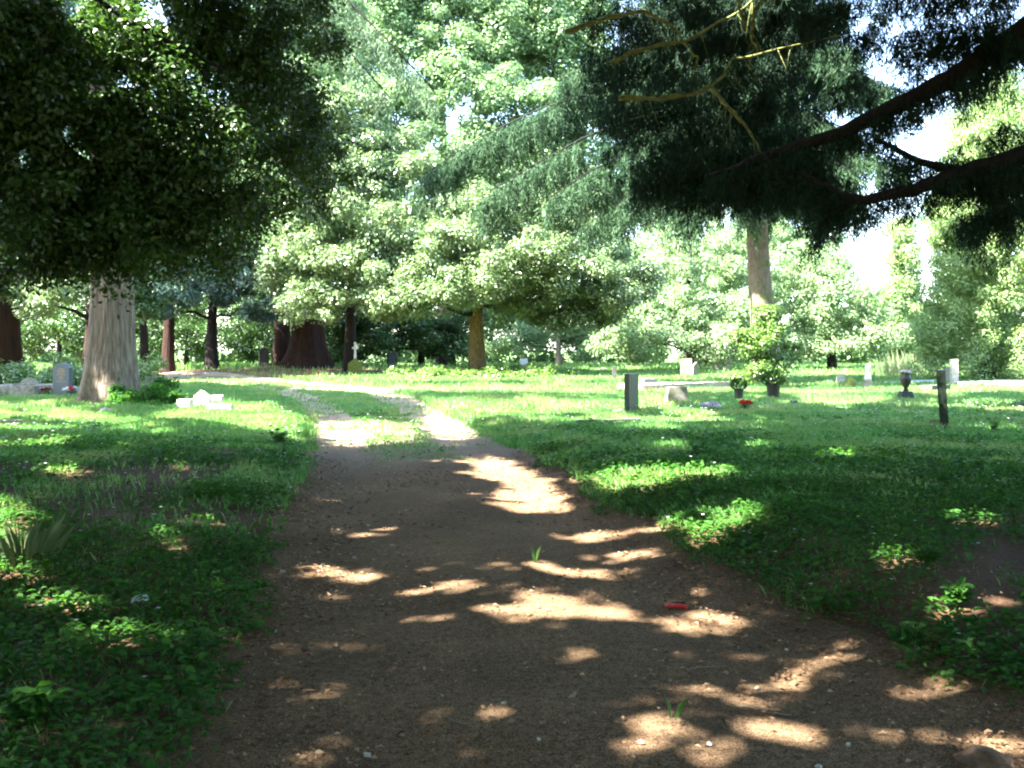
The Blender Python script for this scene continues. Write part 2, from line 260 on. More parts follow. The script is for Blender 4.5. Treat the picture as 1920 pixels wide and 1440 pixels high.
# ------------------------------------------------------------------ mesh helpers
def mesh_np(name, V, Fq, mat, parent=None, smooth=False, loc=None):
    me = bpy.data.meshes.new(name); V = np.asarray(V, np.float32); Fq = np.asarray(Fq, np.int32); k = Fq.shape[1]
    me.vertices.add(len(V)); me.vertices.foreach_set('co', V.ravel())
    me.loops.add(Fq.size); me.loops.foreach_set('vertex_index', Fq.ravel())
    me.polygons.add(len(Fq)); me.polygons.foreach_set('loop_start', np.arange(len(Fq), dtype=np.int32) * k)
    me.update(calc_edges=True)
    if smooth: me.polygons.foreach_set('use_smooth', np.ones(len(Fq), bool))
    me.materials.append(mat); o = bpy.data.objects.new(name, me); COL.objects.link(o)
    if parent is not None: o.parent = parent
    if loc is not None: o.location = loc
    return o
class MB:
    def __init__(s): s.v = []; s.f = []
    def add(s, vs, fs):
        b = len(s.v); s.v += [tuple(v) for v in vs]; s.f += [tuple(b + i for i in f) for f in fs]; return s
    def box(s, x0, x1, y0, y1, z0, z1, tx=0, ty=0):
        return s.add([(x0, y0, z0), (x1, y0, z0), (x1, y1, z0), (x0, y1, z0), (x0 + tx, y0 + ty, z1), (x1 - tx, y0 + ty, z1), (x1 - tx, y1 - ty, z1), (x0 + tx, y1 - ty, z1)],
                     [(0, 3, 2, 1), (4, 5, 6, 7), (0, 1, 5, 4), (1, 2, 6, 5), (2, 3, 7, 6), (3, 0, 4, 7)])
    def prism(s, out, y0, y1):
        n = len(out); vs = [(x, y0, z) for x, z in out] + [(x, y1, z) for x, z in out]
        return s.add(vs, [tuple(range(n)), tuple(range(2 * n - 1, n - 1, -1))] + [(i, i + n, (i + 1) % n + n, (i + 1) % n) for i in range(n)])
    def lathe(s, prof, n=20, c=(0, 0)):
        vs = []; fs = []
        for r, z in prof:
            for k in range(n): a = 2 * math.pi * k / n; vs.append((c[0] + r * math.cos(a), c[1] + r * math.sin(a), z))
        for i in range(len(prof) - 1):
            for k in range(n): fs.append((i * n + k, i * n + (k + 1) % n, (i + 1) * n + (k + 1) % n, (i + 1) * n + k))
        fs.append(tuple(range(n - 1, -1, -1))); fs.append(tuple((len(prof) - 1) * n + k for k in range(n)))
        return s.add(vs, fs)
    def tube(s, pts, rads, n=8, flute=0, seed=0):
        pts = [Vector(p) for p in pts]; vs = []; fs = []; prev = None
        for i, p in enumerate(pts):
            t = (pts[min(i + 1, len(pts) - 1)] - pts[max(i - 1, 0)]).normalized()
            if prev is None:
                a = Vector((1, 0, 0)) if abs(t.x) < .8 else Vector((0, 1, 0)); u = (a - a.dot(t) * t).normalized()
            else: u = (prev - prev.dot(t) * t).normalized()
            prev = u; v = t.cross(u)
            for k in range(n):
                a = 2 * math.pi * k / n; r = rads[i]
                if flute: r *= 1 + flute * (.5 * math.sin(5 * a + seed) + .35 * math.sin(9 * a + 2 * seed + .15 * p.z) + .25 * math.sin(17 * a + p.z * .2)) * (1 if i > len(pts) * .25 else 1.6)
                vs.append(p + u * (r * math.cos(a)) + v * (r * math.sin(a)))
        m = len(pts)
        for i in range(m - 1):
            for k in range(n): fs.append((i * n + k, i * n + (k + 1) % n, (i + 1) * n + (k + 1) % n, (i + 1) * n + k))
        fs.append(tuple(range(n - 1, -1, -1))); fs.append(tuple((m - 1) * n + k for k in range(n)))
        return s.add(vs, fs)
    def rock(s, c, r, seed=0, flat=1.0):
        bm = bmesh.new(); bmesh.ops.create_icosphere(bm, subdivisions=3, radius=1); rr = random.Random(seed)
        ph = [rr.uniform(0, 6) for _ in range(6)]
        for v in bm.verts:
            p = v.co; k = 1 + .18 * math.sin(3 * p.x + ph[0]) * math.sin(3 * p.y + ph[1]) + .12 * math.sin(6 * p.z + ph[2] + 4 * p.x) + .06 * math.sin(11 * p.y + ph[3] + 7 * p.x)
            v.co = Vector((p.x * r[0], p.y * r[1], p.z * r[2])) * k + Vector(c)
        bm.verts.index_update(); vs = [v.co[:] for v in bm.verts]; fs = [tuple(v.index for v in f.verts) for f in bm.faces]; bm.free()
        return s.add(vs, fs)
    def build(s, name, mat, parent=None, smooth=False, bevel=0, jit=0):
        me = bpy.data.meshes.new(name); me.from_pydata(s.v, [], s.f)
        bm = bmesh.new(); bm.from_mesh(me); bmesh.ops.recalc_face_normals(bm, faces=bm.faces)
        if bevel: bmesh.ops.bevel(bm, geom=[e for e in bm.edges if e.calc_face_angle(0) > .5], offset=bevel, segments=2, affect='EDGES', profile=.6)
        if jit:
            for v in bm.verts: v.co += Vector((random.uniform(-jit, jit), random.uniform(-jit, jit), random.uniform(-jit, jit)))
        bm.to_mesh(me); bm.free()
        if smooth: me.polygons.foreach_set('use_smooth', [True] * len(me.polygons))
        me.materials.append(M[mat] if isinstance(mat, str) else mat)
        o = bpy.data.objects.new(name, me); COL.objects.link(o)
        if parent is not None: o.parent = parent
        return o
def tag(o, label, cat=None, group=None, kind=None):
    if label: o['label'] = label
    if cat: o['category'] = cat
    if group: o['group'] = group
    if kind: o['kind'] = kind
    return o
def thing(name, label, cat, loc=(0, 0, 0), rz=0, group=None, rx=0, ry=0):
    o = bpy.data.objects.new(name, None); o.empty_display_size = .2; COL.objects.link(o); o.location = loc; o.rotation_euler = (rx, ry, rz)
    return tag(o, label, cat, group)

def unit(a): return a / np.maximum(np.linalg.norm(a, axis=1), 1e-9)[:, None]
def rnd_dir(n): return unit(R.normal(size=(n, 3)))
def leafgeo(P, D, N, L, W, fold=.18):
    """diamond leaves with a folded midrib: vertices and quads"""
    D = unit(D); S = unit(np.cross(D, N)); N = np.cross(S, D); n = len(P)
    L = np.broadcast_to(L, (n,))[:, None]; W = np.broadcast_to(W, (n,))[:, None]
    V = np.stack([P, P + D * L * .45 + S * W * .5 + N * W * fold, P + D * L - N * L * .08, P + D * L * .45 - S * W * .5 + N * W * fold], 1)
    return V.reshape(-1, 3), np.arange(4 * n).reshape(n, 4)
def leaf6(P, D, N, L, W):
    """oval leaf of two folded halves with two quads each side of the midrib"""
    D = unit(D); S = unit(np.cross(D, N)); N = np.cross(S, D); n = len(P); L = L[:, None]; W = W[:, None]
    b = P; m1 = P + D * L * .35 - N * W * .06; m2 = P + D * L * .7 - N * W * .02; t = P + D * L - N * L * .16
    a1 = P + D * L * .28 + S * W * .5 + N * W * .16; a2 = P + D * L * .66 + S * W * .38 + N * W * .14
    c1 = P + D * L * .28 - S * W * .5 + N * W * .16; c2 = P + D * L * .66 - S * W * .38 + N * W * .14
    V = np.stack([b, m1, m2, t, a1, a2, c1, c2], 1).reshape(-1, 3)
    q = np.array([(0, 1, 4, 4), (1, 2, 5, 4), (2, 3, 5, 5), (0, 6, 1, 1), (6, 7, 2, 1), (7, 3, 2, 2)])
    q = np.array([(0, 1, 4), (1, 2, 5), (1, 5, 4), (2, 3, 5), (0, 6, 1), (6, 7, 2), (6, 2, 1), (7, 3, 2)])
    Fq = (np.arange(n)[:, None, None] * 8 + q[None]).reshape(-1, 3)
    return V, Fq
def clump_pts(C, Rr, n, shell=.55, up=.5, low=0.0):
    """n leaves per clump on flattened ellipsoids"""
    k = len(C); idx = np.repeat(np.arange(k), n); d = rnd_dir(len(idx))
    if low: d[:, 2] = np.where(d[:, 2] < 0, d[:, 2] * low, d[:, 2])
    r = shell + (1 - shell) * R.random(len(idx)) ** .7
    lump = 1 + .25 * np.sin(d[:, 0] * 4 + idx * 1.7) * np.sin(d[:, 1] * 4 + idx * 2.3 + d[:, 2] * 3)
    P = C[idx] + d * Rr[idx] * (r * lump)[:, None]
    N = unit(d + np.array([0, 0, up]) + R.normal(size=d.shape) * .45)
    D = unit(np.cross(N, rnd_dir(len(idx))) + np.array([0, 0, -.25]) + d * .3)
    return P, D, N
def subclumps(c, rad, k, r0, r1, flat=.6, inner=.25):
    """sub clump centres on and inside an ellipsoid"""
    d = rnd_dir(k); q = np.where(R.random(k) < inner, R.random(k) * .7, .75 + .25 * R.random(k))
    C = np.array(c) + d * np.array(rad) * q[:, None]
    r = R.uniform(r0, r1, k); return C, np.stack([r, r, r * flat], 1)
def crown(name, parent, blobs, mat, leaf, aspect=.55, k=20, n=200, r=(.6, 1.1), flat=.6, up=.5, shell=.5, docarve=False, part_label=None, keep=None, inner=.25, low=0):
    """blobs: (centre, radii) in world space -> one leafy mesh under parent"""
    Ps, Ds, Ns = [], [], []
    for b in blobs:
        c, rad = b[0], b[1]; kk = b[2] if len(b) > 2 else k
        C, Rr = subclumps(c, rad, kk, r[0], r[1], flat, inner)
        P, D, N = clump_pts(C, Rr, n, shell, up, low); Ps.append(P); Ds.append(D); Ns.append(N)
    P = np.concatenate(Ps); D = np.concatenate(Ds); N = np.concatenate(Ns)
    m = P[:, 2] > .05
    if docarve: m &= carve(P)
    if keep is not None: m &= keep(P)
    P, D, N = P[m], D[m], N[m]; L = leaf * R.uniform(.7, 1.3, len(P))
    V, Q = leafgeo(P, D, N, L, L * aspect)
    V = V - np.array(parent.location)
    o = mesh_np(name, V, Q, M[mat], parent)
    if part_label: o['label'] = part_label
    return o
def trunk(parent, base, top, r0, r1, mat, flare=1.6, lean=None, n=24, flute=.06, seed=0, extra=None, name='trunk', fh=1.2, mid=None):
    b = Vector(base); t = Vector(top); H = (t - b).length; mb = MB(); pts = []; rr = []
    hs = [0, .08, .2, .45, .8, 1.3, 2, 3, 4.5, 6.5, 9, 12, 16, 20, 26]
    hs = [h for h in hs if h < H * .97] + [H]
    for h in hs:
        f = h / H; p = b.lerp(t, f) + Vector((.12 * math.sin(f * 5 + seed), .12 * math.sin(f * 4 + seed * 2), 0)) * min(1, f * 3) * (H / 12)
        if h == 0: p.z -= .25
        pts.append(p - Vector(parent.location)); rr.append((r0 + (r1 - r0) * f) * (1 + (flare - 1) * math.exp(-h / fh * 1.6)))
    mb.tube(pts, rr, n, flute, seed)
    if extra:
        for e in extra: MB().tube([Vector(p) - Vector(parent.location) for p in e[0]], [r * .7 for r in e[1]], 7).build('bough', 'bark_dark', parent, smooth=True)
    return mb.build(name, mat, parent, smooth=True)

# ------------------------------------------------------------------ ground, path
def axis(a, b, fine, grow):
    v = [0.0]; s = fine
    while v[-1] < b: v.append(v[-1] + s); s = s * grow if v[-1] > 8 else s
    return v
def make_ground():
    ys = np.array([-60, -40, -25, -15, -10, -7, -5, -3.5, -2.2, -1.2, -.5] + [float(q) for q in axis(0, 900, .16, 1.035)])
    xp = np.array(axis(0, 700, .18, 1.06)); xs = np.concatenate([-xp[:0:-1], xp])
    Xg, Yg = np.meshgrid(xs, ys); Zg = ground_z(Xg, Yg)
    V = np.stack([Xg, Yg, Zg], 2).reshape(-1, 3); nx, ny = len(xs), len(ys)
    i = np.arange(nx - 1)[None, :] + np.arange(ny - 1)[:, None] * nx; i = i.ravel()
    return mesh_np('ground', V, np.stack([i, i + 1, i + nx + 1, i + nx], 1), M['soil'], smooth=True)
def dry_patches(m):
    n, l = m.node_tree.nodes, m.node_tree.links; p = [q for q in n if q.type == 'BSDF_PRINCIPLED'][0]; src = p.inputs['Base Color'].links[0].from_socket; tr_ = [q for q in n if q.type == 'BSDF_TRANSLUCENT'][0]; hs = tr_.inputs[0].links[0].from_node
    tc = n.new('ShaderNodeTexCoord'); no = n.new('ShaderNodeTexNoise'); no.inputs['Scale'].default_value = .55; no.inputs['Detail'].default_value = 5; l.new(tc.outputs['Object'], no.inputs['Vector'])
    mr = n.new('ShaderNodeMapRange'); mr.inputs[1].default_value = .47; mr.inputs[2].default_value = .66; mr.inputs[4].default_value = .5; l.new(no.outputs[0], mr.inputs[0])
    mx = n.new('ShaderNodeMix'); mx.data_type = 'RGBA'; mx.inputs[7].default_value = (.36, .38, .15, 1); l.new(mr.outputs[0], mx.inputs[0]); l.new(src, mx.inputs[6]); l.new(mx.outputs[2], p.inputs['Base Color']); l.new(mx.outputs[2], hs.inputs['Color'])
dry_patches(M['grass'])
tag(make_ground(), 'brown leaf mould soil under the grass', kind='structure')
def make_path():
    tg = np.gradient(PD[:, :2], axis=0); tg /= np.linalg.norm(tg, axis=1)[:, None]; nr = np.stack([tg[:, 1], -tg[:, 0]], 1)
    us = np.linspace(-1.12, 1.12, 23); n, m = len(PD), len(us)
    Pp = PD[:, None, :2] + nr[:, None, :] * (us[None, :, None] * PD[:, 2][:, None, None])
    wob = 1 + .12 * (fbm(Pp[..., 0] * 1.3, Pp[..., 1] * 1.3, 77) - .5)
    zz = ground_z(Pp[..., 0], Pp[..., 1]) + .022 * np.clip((1.14 - np.abs(us))[None] * 12, -.6, 1)
    V = np.concatenate([Pp, zz[..., None]], 2).reshape(-1, 3)
    i = (np.arange(m - 1)[None, :] + np.arange(n - 1)[:, None] * m).ravel()
    return mesh_np('path', V, np.stack([i, i + 1, i + m + 1, i + m], 1), M['path'], smooth=True)
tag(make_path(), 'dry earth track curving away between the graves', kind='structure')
STR = np.array([(-9, 38.5, 2.2), (-4.5, 37.5, 2.4), (0, 36.5, 1.9), (3.5, 35.5, 1.5), (6.5, 34, .8)])
def strip_d(x, y):
    c = np.interp(x, STR[:, 0], STR[:, 1]); w_ = np.interp(x, STR[:, 0], STR[:, 2]); return np.where((x > -9) & (x < 6.5), np.abs(y - c) / w_, 9)
def make_strip():  # pale bare band that also paints in overexposed sunlight on the far lawn
    xs = np.linspace(-9, 6.5, 90); vs = np.linspace(-1, 1, 13); c = np.interp(xs, STR[:, 0], STR[:, 1]); w_ = np.interp(xs, STR[:, 0], STR[:, 2])
    Xg = np.repeat(xs[:, None], 13, 1); Yg = c[:, None] + vs[None] * w_[:, None]; Zg = ground_z(Xg, Yg) + .034 - .05 * np.abs(vs[None]) ** 6 * np.ones_like(Xg)
    i = (np.arange(12)[None, :] + np.arange(89)[:, None] * 13).ravel(); return mesh_np('pale_strip', np.stack([Xg, Yg, Zg], 2).reshape(-1, 3), np.stack([i, i + 13, i + 14, i + 1], 1), M['path'], smooth=True)
tag(make_strip(), 'pale worn strip crossing the far lawn, its overexposed sun painted in', kind='structure')

# ------------------------------------------------------------------ grass and ground cover
def scatter(y0, y1, dens, margin=1.2):
    area = (y1 ** 2 - y0 ** 2) / 2 * (1920 / F) * margin; n = int(area * dens)
    y = np.sqrt(R.random(n) * (y1 ** 2 - y0 ** 2) + y0 ** 2); x = (R.random(n) - .5) * y * (1920 / F) * margin
    return x, y
def veg_mask(x, y):
    """probability of grass on the ground"""
    u = pathdist(x, y); a = np.abs(u); f = fbm(x * 1.5, y * 1.5, 51); g = fbm(x * .5, y * .5, 57)
    p = np.clip((a - 1.0 + (f - .5) * .35) / .12, 0, 1)
    strip = np.clip((y - 13) / 3, 0, 1) * np.clip((.5 - a + (f - .5) * .5) / .12, 0, 1)
    strip = np.where(y > 44, strip * .25, strip); strip = strip * (1 - .6 * ((y > 15) & (y < 21))); strip = np.maximum(strip, .22 * np.clip((y - 15) / 4, 0, 1) * (f > .42))
    p = np.maximum(p, strip); sd = strip_d(x, y); return p * np.clip(.22 + (sd - .7) / .3, .22, 1), f, g, u
def make_grass():
    Vs, Fs, off = [], [], 0
    for y0, y1, d, h, wd in [(2.5, 8, 520, .05, .0028), (8, 15, 800, .07, .0055), (15, 24, 900, .085, .009), (24, 38, 480, .11, .014), (38, 60, 170, .16, .026), (60, 95, 36, .26, .055)]:
        x, y = scatter(y0, y1, d); p, f, g, u = veg_mask(x, y)
        soil = (np.clip((g - .40) * 7, 0, 1) * (y < 14.5) * (y > 7.5) * (x < 0)) * .93 + .1 * (y < 7.5) * (x < 0) + .3 * (y < 8) + .9 * ((x > 1.5 + (y - 5.3) * .85 + (f - .5) * 1.5) & (y < 9.5) & (x > 0)) + .15 * ((x > 0) & (y < 11))
        m = R.random(len(x)) < p * (1 - np.clip(soil, 0, .96))
        # bare brown ground below the big red trunk and along the far bend
        bare = ((x + 13) / 9) ** 2 + ((y - 57) / 7) ** 2 < 1
        m &= ~(bare & (R.random(len(x)) < .93)); x, y, u, g = x[m], y[m], u[m], g[m]; n = len(x)
        tuft = .7 + .9 * fbm(x * 2.3, y * 2.3, 61)
        hh = h * R.uniform(.5, 1.4, n) * tuft * np.where(np.abs(u) < 1, .55, 1) * np.where(g > .55, 1.25, 1)
        a = R.uniform(0, 2 * np.pi, n); lean = R.uniform(.1, .7, n) * hh
        z = ground_z(x, y) + np.where(np.abs(u) < 1.1, .012, -.01)
        B = np.stack([x, y, z], 1); s = np.stack([np.cos(a), np.sin(a), 0 * a], 1); dd = np.stack([-np.sin(a), np.cos(a), 0 * a], 1)
        w_ = wd * R.uniform(.6, 1.3, n)[:, None]
        V = np.stack([B - s * w_, B + s * w_, B + s * w_ * .7 + dd * (lean * .35)[:, None] + np.array([0, 0, 1]) * (hh * .6)[:, None], B + dd * lean[:, None] + np.array([0, 0, 1]) * hh[:, None]], 1)
        Vs.append(V.reshape(-1, 3)); Fs.append(np.arange(4 * n).reshape(n, 4) + off); off += 4 * n
    return mesh_np('grass', np.concatenate(Vs), np.concatenate(Fs), M['grass'])
tag(make_grass(), 'short green grass on the lawns and along the middle of the track', 'grass', kind='stuff')
def make_cover():
    Vs, Fs, off = [], [], 0
    for y0, y1, d, L0 in [(2.4, 6, 2100, .040), (6, 10, 1600, .045), (10, 16, 700, .055), (16, 24, 120, .07)]:
        x, y = scatter(y0, y1, d / 5.0); p, f, g, u = veg_mask(x, y)
        xb = 1.75 + (y - 5.3) * .85; bare_r = np.clip((fbm(x * 1.3, y * 1.3, 71) - .40) * 6, .25, 1) * np.clip((x - xb) * 1.6 + .2, 0, 1) * (x > 0) * (y < 9.5)
        bare_l = np.clip((fbm(x * .7, y * .7, 73) - .44) * 8, 0, 1) * (x < 0) * (y > 7.2) * (y < 14.5)
        pr = p * np.clip(1 - bare_r * .97 - bare_l * .9, 0, 1) * np.where(y > 13, np.clip((fbm(x * .6, y * .6, 75) - .42) * 6, .1, 1), 1)
        m = R.random(len(x)) < pr; x, y, f = x[m], y[m], f[m]; n = len(x)
        # each shoot carries five leaves
        hh = (.03 + .16 * f * R.random(n)) * np.where(y < 6, .9, 1.0)
        idx = np.repeat(np.arange(n), 5); k = len(idx); a = R.uniform(0, 2 * np.pi, k); rr = R.uniform(.005, .045, k)
        P = np.stack([x[idx] + np.cos(a) * rr, y[idx] + np.sin(a) * rr, ground_z(x, y)[idx] + .01 + hh[idx] * R.uniform(.35, 1.1, k)], 1)
        D = np.stack([np.cos(a), np.sin(a), R.uniform(-.35, .35, k)], 1); N = unit(np.stack([-.35 * np.cos(a), -.35 * np.sin(a), np.ones(k)], 1) + R.normal(size=(k, 3)) * .3)
        L = L0 * R.uniform(.55, 1.35, k) * (.75 + .6 * fbm(x * .8, y * .8, 79)[idx]); V, Fq = leaf6(P, D, N, L, L * R.uniform(.5, .75, k))
        Vs.append(V); Fs.append(Fq + off); off += len(V)
    return mesh_np('ground_cover', np.concatenate(Vs), np.concatenate(Fs), M['cover'])
tag(make_cover(), 'low leafy weeds covering the ground beside the track', 'ground cover', kind='stuff')
def make_litter():
    Vs, Fs, off = [], [], 0
    for y0, y1, d, L0 in [(2.4, 7, 1500, .03), (7, 14, 600, .036), (14, 30, 30, .045), (30, 62, 8, .09)]:
        x, y = scatter(y0, y1, d); u = pathdist(x, y); f = fbm(x * 1.1, y * 1.1, 91)
        edge = np.exp(-((np.abs(u) - .95) / .3) ** 2)
        m = R.random(len(x)) < np.clip(.25 + .7 * edge + (f - .5) * 1.2, 0, 1) * np.where(np.abs(u) > 1.15, .55, 1); x, y = x[m], y[m]; n = len(x)
        a = R.uniform(0, 2 * np.pi, n); P = np.stack([x, y, ground_z(x, y) + .03 + .012 * R.random(n)], 1)
        D = np.stack([np.cos(a), np.sin(a), R.uniform(-.15, .25, n)], 1); N = unit(np.stack([0 * a, 0 * a, 1 + 0 * a], 1) + R.normal(size=(n, 3)) * .3)
        L = L0 * R.uniform(.4, 1.5, n); W = np.where(R.random(n) < .45, .12, .5) * L * R.uniform(.7, 1.2, n); V, Q = leafgeo(P, D, N, L, W, .25); Vs.append(V); Fs.append(Q + off); off += len(V)
    return mesh_np('leaf_litter', np.concatenate(Vs), np.concatenate(Fs), M['litter'])
tag(make_litter(), 'dry brown fallen leaves and needles strewn over the track', 'leaf litter', kind='stuff')
def make_pale_litter():
    Vs, Fs, off = [], [], 0
    for y0, y1, d, L0 in [(2.4, 7, 330, .022), (7, 14, 130, .028), (14, 24, 8, .04)]:
        x, y = scatter(y0, y1, d); u = pathdist(x, y); f = fbm(x * 1.4, y * 1.4, 191); m = R.random(len(x)) < np.clip(.12 + .8 * np.exp(-((u + .9) / .25) ** 2) * (y > 6) + (f - .5), .03, 1) * np.where(np.abs(u) > 1.2, .5, 1); x, y = x[m], y[m]; n = len(x)
        a = R.uniform(0, 2 * np.pi, n); P = np.stack([x, y, ground_z(x, y) + .034 + .01 * R.random(n)], 1); D = np.stack([np.cos(a), np.sin(a), R.uniform(-.1, .3, n)], 1); N = unit(np.stack([0 * a, 0 * a, 1 + 0 * a], 1) + R.normal(size=(n, 3)) * .35)
        L = L0 * R.uniform(.4, 1.6, n); V, Q = leafgeo(P, D, N, L, np.where(R.random(n) < .35, .1, .55) * L, .25); Vs.append(V); Fs.append(Q + off); off += len(V)
    return mesh_np('dry_leaf_litter', np.concatenate(Vs), np.concatenate(Fs), M['pale_litter'])
tag(make_pale_litter(), 'pale dry leaf scraps and needles scattered along the track edges', 'leaf litter', kind='stuff')
def make_flowers():
    x, y = scatter(4, 26, 7); p, f, g, u = veg_mask(x, y); m = R.random(len(x)) < p * np.clip((fbm(x * .5, y * .5, 95) - .4) * 5, .05, 1); x, y = x[m], y[m]
    n = len(x); idx = np.repeat(np.arange(n), 4); k = len(idx); a = np.tile(np.arange(4) * math.pi / 2, n) + .4; h = R.uniform(.08, .2, n)
    P = np.stack([x[idx], y[idx], ground_z(x, y)[idx] + h[idx]], 1); D = np.stack([np.cos(a), np.sin(a), .3 + 0 * a], 1); N = np.tile([0.05, 0, 1.], (k, 1))
    V, Q = leafgeo(P, D, N, .012 + .0007 * y[idx], .011 + .0006 * y[idx]); return mesh_np('wildflowers', V, Q, M['petal_white'])
tag(make_flowers(), 'tiny pale wildflowers dotted through the grass', 'wildflowers', kind='stuff')

# ------------------------------------------------------------------ weeping conifer foliage
def weep_limbs(limbs, side=(1.2, 2.4), step=.28, sstep=.2, hang=(.3, 1.0), el=.16, ew=.035, per=.055, droop=.35, docarve=False, sidetilt=-.15):
    """limbs: lists of points -> needle elements hanging from side branches; returns leaf geometry"""
    Bs, Ls = [], []; SB = []
    for pts in limbs:
        pts = np.array(pts, float); seg = np.linalg.norm(np.diff(pts, axis=0), axis=1); cum = np.concatenate([[0], np.cumsum(seg)]); T = cum[-1]
        s = np.arange(T * .12, T, step); c = np.stack([np.interp(s, cum, pts[:, k]) for k in range(3)], 1)
        dr = np.stack([np.interp(s + .2, cum, pts[:, k]) for k in range(3)], 1) - np.stack([np.interp(s - .2, cum, pts[:, k]) for k in range(3)], 1); dr = unit(dr)
        for sg in (-1, 1):
            sd = np.cross(dr, [0, 0, 1]) * sg; ln = R.uniform(*side, len(s)) * (1 - .65 * (s / T)) * np.clip(s / T * 4, .4, 1)
            d = unit(sd + dr * R.uniform(.3, 1.0, (len(s), 1)) + np.array([0, 0, 1]) * (sidetilt + R.normal(size=(len(s), 1)) * .12))
            for i in range(len(s)):
                m = max(2, int(ln[i] / sstep)); q = np.linspace(.08, 1, m); b = c[i] + d[i] * (q * ln[i])[:, None]; b[:, 2] -= droop * (q ** 2) * ln[i] * .6
                SB.append((c[i], d[i], ln[i])); Bs.append(b); Ls.append(R.uniform(*hang, m) * (1.1 - .5 * q))
        m = int(T / sstep); q = np.linspace(.1, 1, m); b = np.stack([np.interp(q * T, cum, pts[:, k]) for k in range(3)], 1); Bs.append(b); Ls.append(R.uniform(*hang, m))
    B = np.concatenate(Bs); L = np.concatenate(Ls)
    if docarve:
        m = carve(B); B, L = B[m], L[m]
    cnt = np.maximum((L / per).astype(int), 2); idx = np.repeat(np.arange(len(B)), cnt); t = R.random(len(idx))
    sw = R.normal(size=(len(B), 3)) * .12; sw[:, 2] = 0
    P = B[idx] + sw[idx] * (t * L[idx])[:, None] + R.normal(size=(len(idx), 3)) * .03; P[:, 2] -= t * L[idx]
    D = unit(np.array([0, 0, -1.0]) + R.normal(size=P.shape) * .55); N = rnd_dir(len(P))
    ll = el * R.uniform(.6, 1.3, len(P)); return P, D, N, ll, SB
def add_weep(name, parent, limbs, mat, ew=.035, keep=None, **k):
    P, D, N, L, SB = weep_limbs(limbs, ew=ew, **k)
    if keep is not None: m = keep(P); P, D, N, L = P[m], D[m], N[m], L[m]
    V, Q = leafgeo(P, D, N, L, ew * R.uniform(.7, 1.3, len(P)), .1); V = V - np.array(parent.location)
    return mesh_np(name, V, Q, M[mat], parent)
def limb(a, b, sag=.0, rise=.0, n=7, wob=.15):
    a = np.array(a, float); b = np.array(b, float); q = np.linspace(0, 1, n); p = a + (b - a) * q[:, None]
    p[:, 2] += rise * np.sin(q * np.pi) - sag * q ** 2; w_ = R.normal(size=(n, 3)) * wob * np.sin(q * np.pi)[:, None]; return p + w_
def ring_limbs(cx, cy, z0, z1, n, r0, r1, droop, xr=None):
    """limbs all round a trunk; r0 at the bottom, r1 at the top"""
    out = []
    for i in range(n):
        f = (i + R.random()) / n; a = i * 2.39996 + R.normal() * .2; z = z0 + (z1 - z0) * f; r = (r0 + (r1 - r0) * f) * R.uniform(.75, 1.15)
        out.append(limb((cx, cy, z), (cx + r * math.cos(a), cy + r * math.sin(a), z - droop * r * .5), rise=.12 * r, wob=.12))
    return out

# ------------------------------------------------------------------ trees
# pale stringy trunk on the left, with long weeping boughs above
Y1 = 27.0; x1 = X(207, Y1); z1 = gz(x1, Y1)
t = thing('weeping_conifer', 'tree with a thick pale fluted trunk at the left beside the grey slate headstone', 'tree', (x1, Y1, z1))
L1 = ring_limbs(x1 - .3, Y1, 9.5, 17, 14, 4.6, 3, .3)
L1 += [limb((x1, Y1, 13.5), (X(815, 26), 26.0, 8.6), rise=1.6, wob=.1), limb((x1, Y1, 13.0), (X(735, 25.4), 25.4, 8.2), rise=1.5, wob=.1), limb((x1, Y1, 12.0), (X(640, 26.5), 26.5, 7.4), rise=1.2, wob=.1), limb((x1, Y1, 14.0), (X(770, 27.5), 28.5, 9.8), rise=1.4, wob=.1)]
trunk(t, (x1, Y1, z1), (x1 - .35, Y1, 19), .62, .22, 'bark_pale', flare=1.5, n=48, flute=.075, seed=1, fh=1.6,
      extra=[(l, list(np.linspace(.11, .02, len(l)))) for l in L1])
add_weep('crown', t, L1, 'weep', ew=.035, docarve=False, el=.14, per=.035, side=(.8, 2.2), step=.3, sstep=.2, hang=(.3, 1.2))

# near dark evergreen whose foliage hangs in at the upper left; its unseen upper crown is shaped to shade the track
tl = thing('overhanging_evergreen', 'dark broadleaf evergreen whose shaded leaves hang in at upper left', 'tree', (-9.5, 8.5, gz(-9.5, 8.5)))
trunk(tl, (-9.5, 8.5, 0), (-9, 8, 11), .5, .25, 'bark_dark', extra=[(limb((-9.4, 8.5, 5), (X(60, 12), 12, Z(0, 12)), rise=.6), [.16, .14, .12, .1, .08, .06, .04]),
      (limb((-9.4, 8.5, 6), (X(420, 13), 13, Z(130, 13)), rise=.8), [.15, .13, .11, .09, .07, .05, .03]), (limb((-9.4, 8.5, 4.5), (X(200, 13), 13, Z(330, 13)), rise=.8), [.13, .11, .1, .08, .06, .05, .03]),
      (limb((-9.3, 8.4, 7), (-6, 2, 10.5), rise=.6), [.2, .18, .15, .12, .1, .08, .05]), (limb((-9.3, 8.4, 8), (-12, 13, 12), rise=.5), [.2, .18, .15, .12, .1, .08, .05])])
def pb(px, py, Y, rx, ry, rd=1.0, k=None):
    s = Y / F; b = [(X(px, Y), Y, Z(py, Y)), (rx * s, rd, ry * s)]
    if k: b.append(k)
    return tuple(b)
def pl_(a, b, c): return (X(a, c), c, Z(b, c))
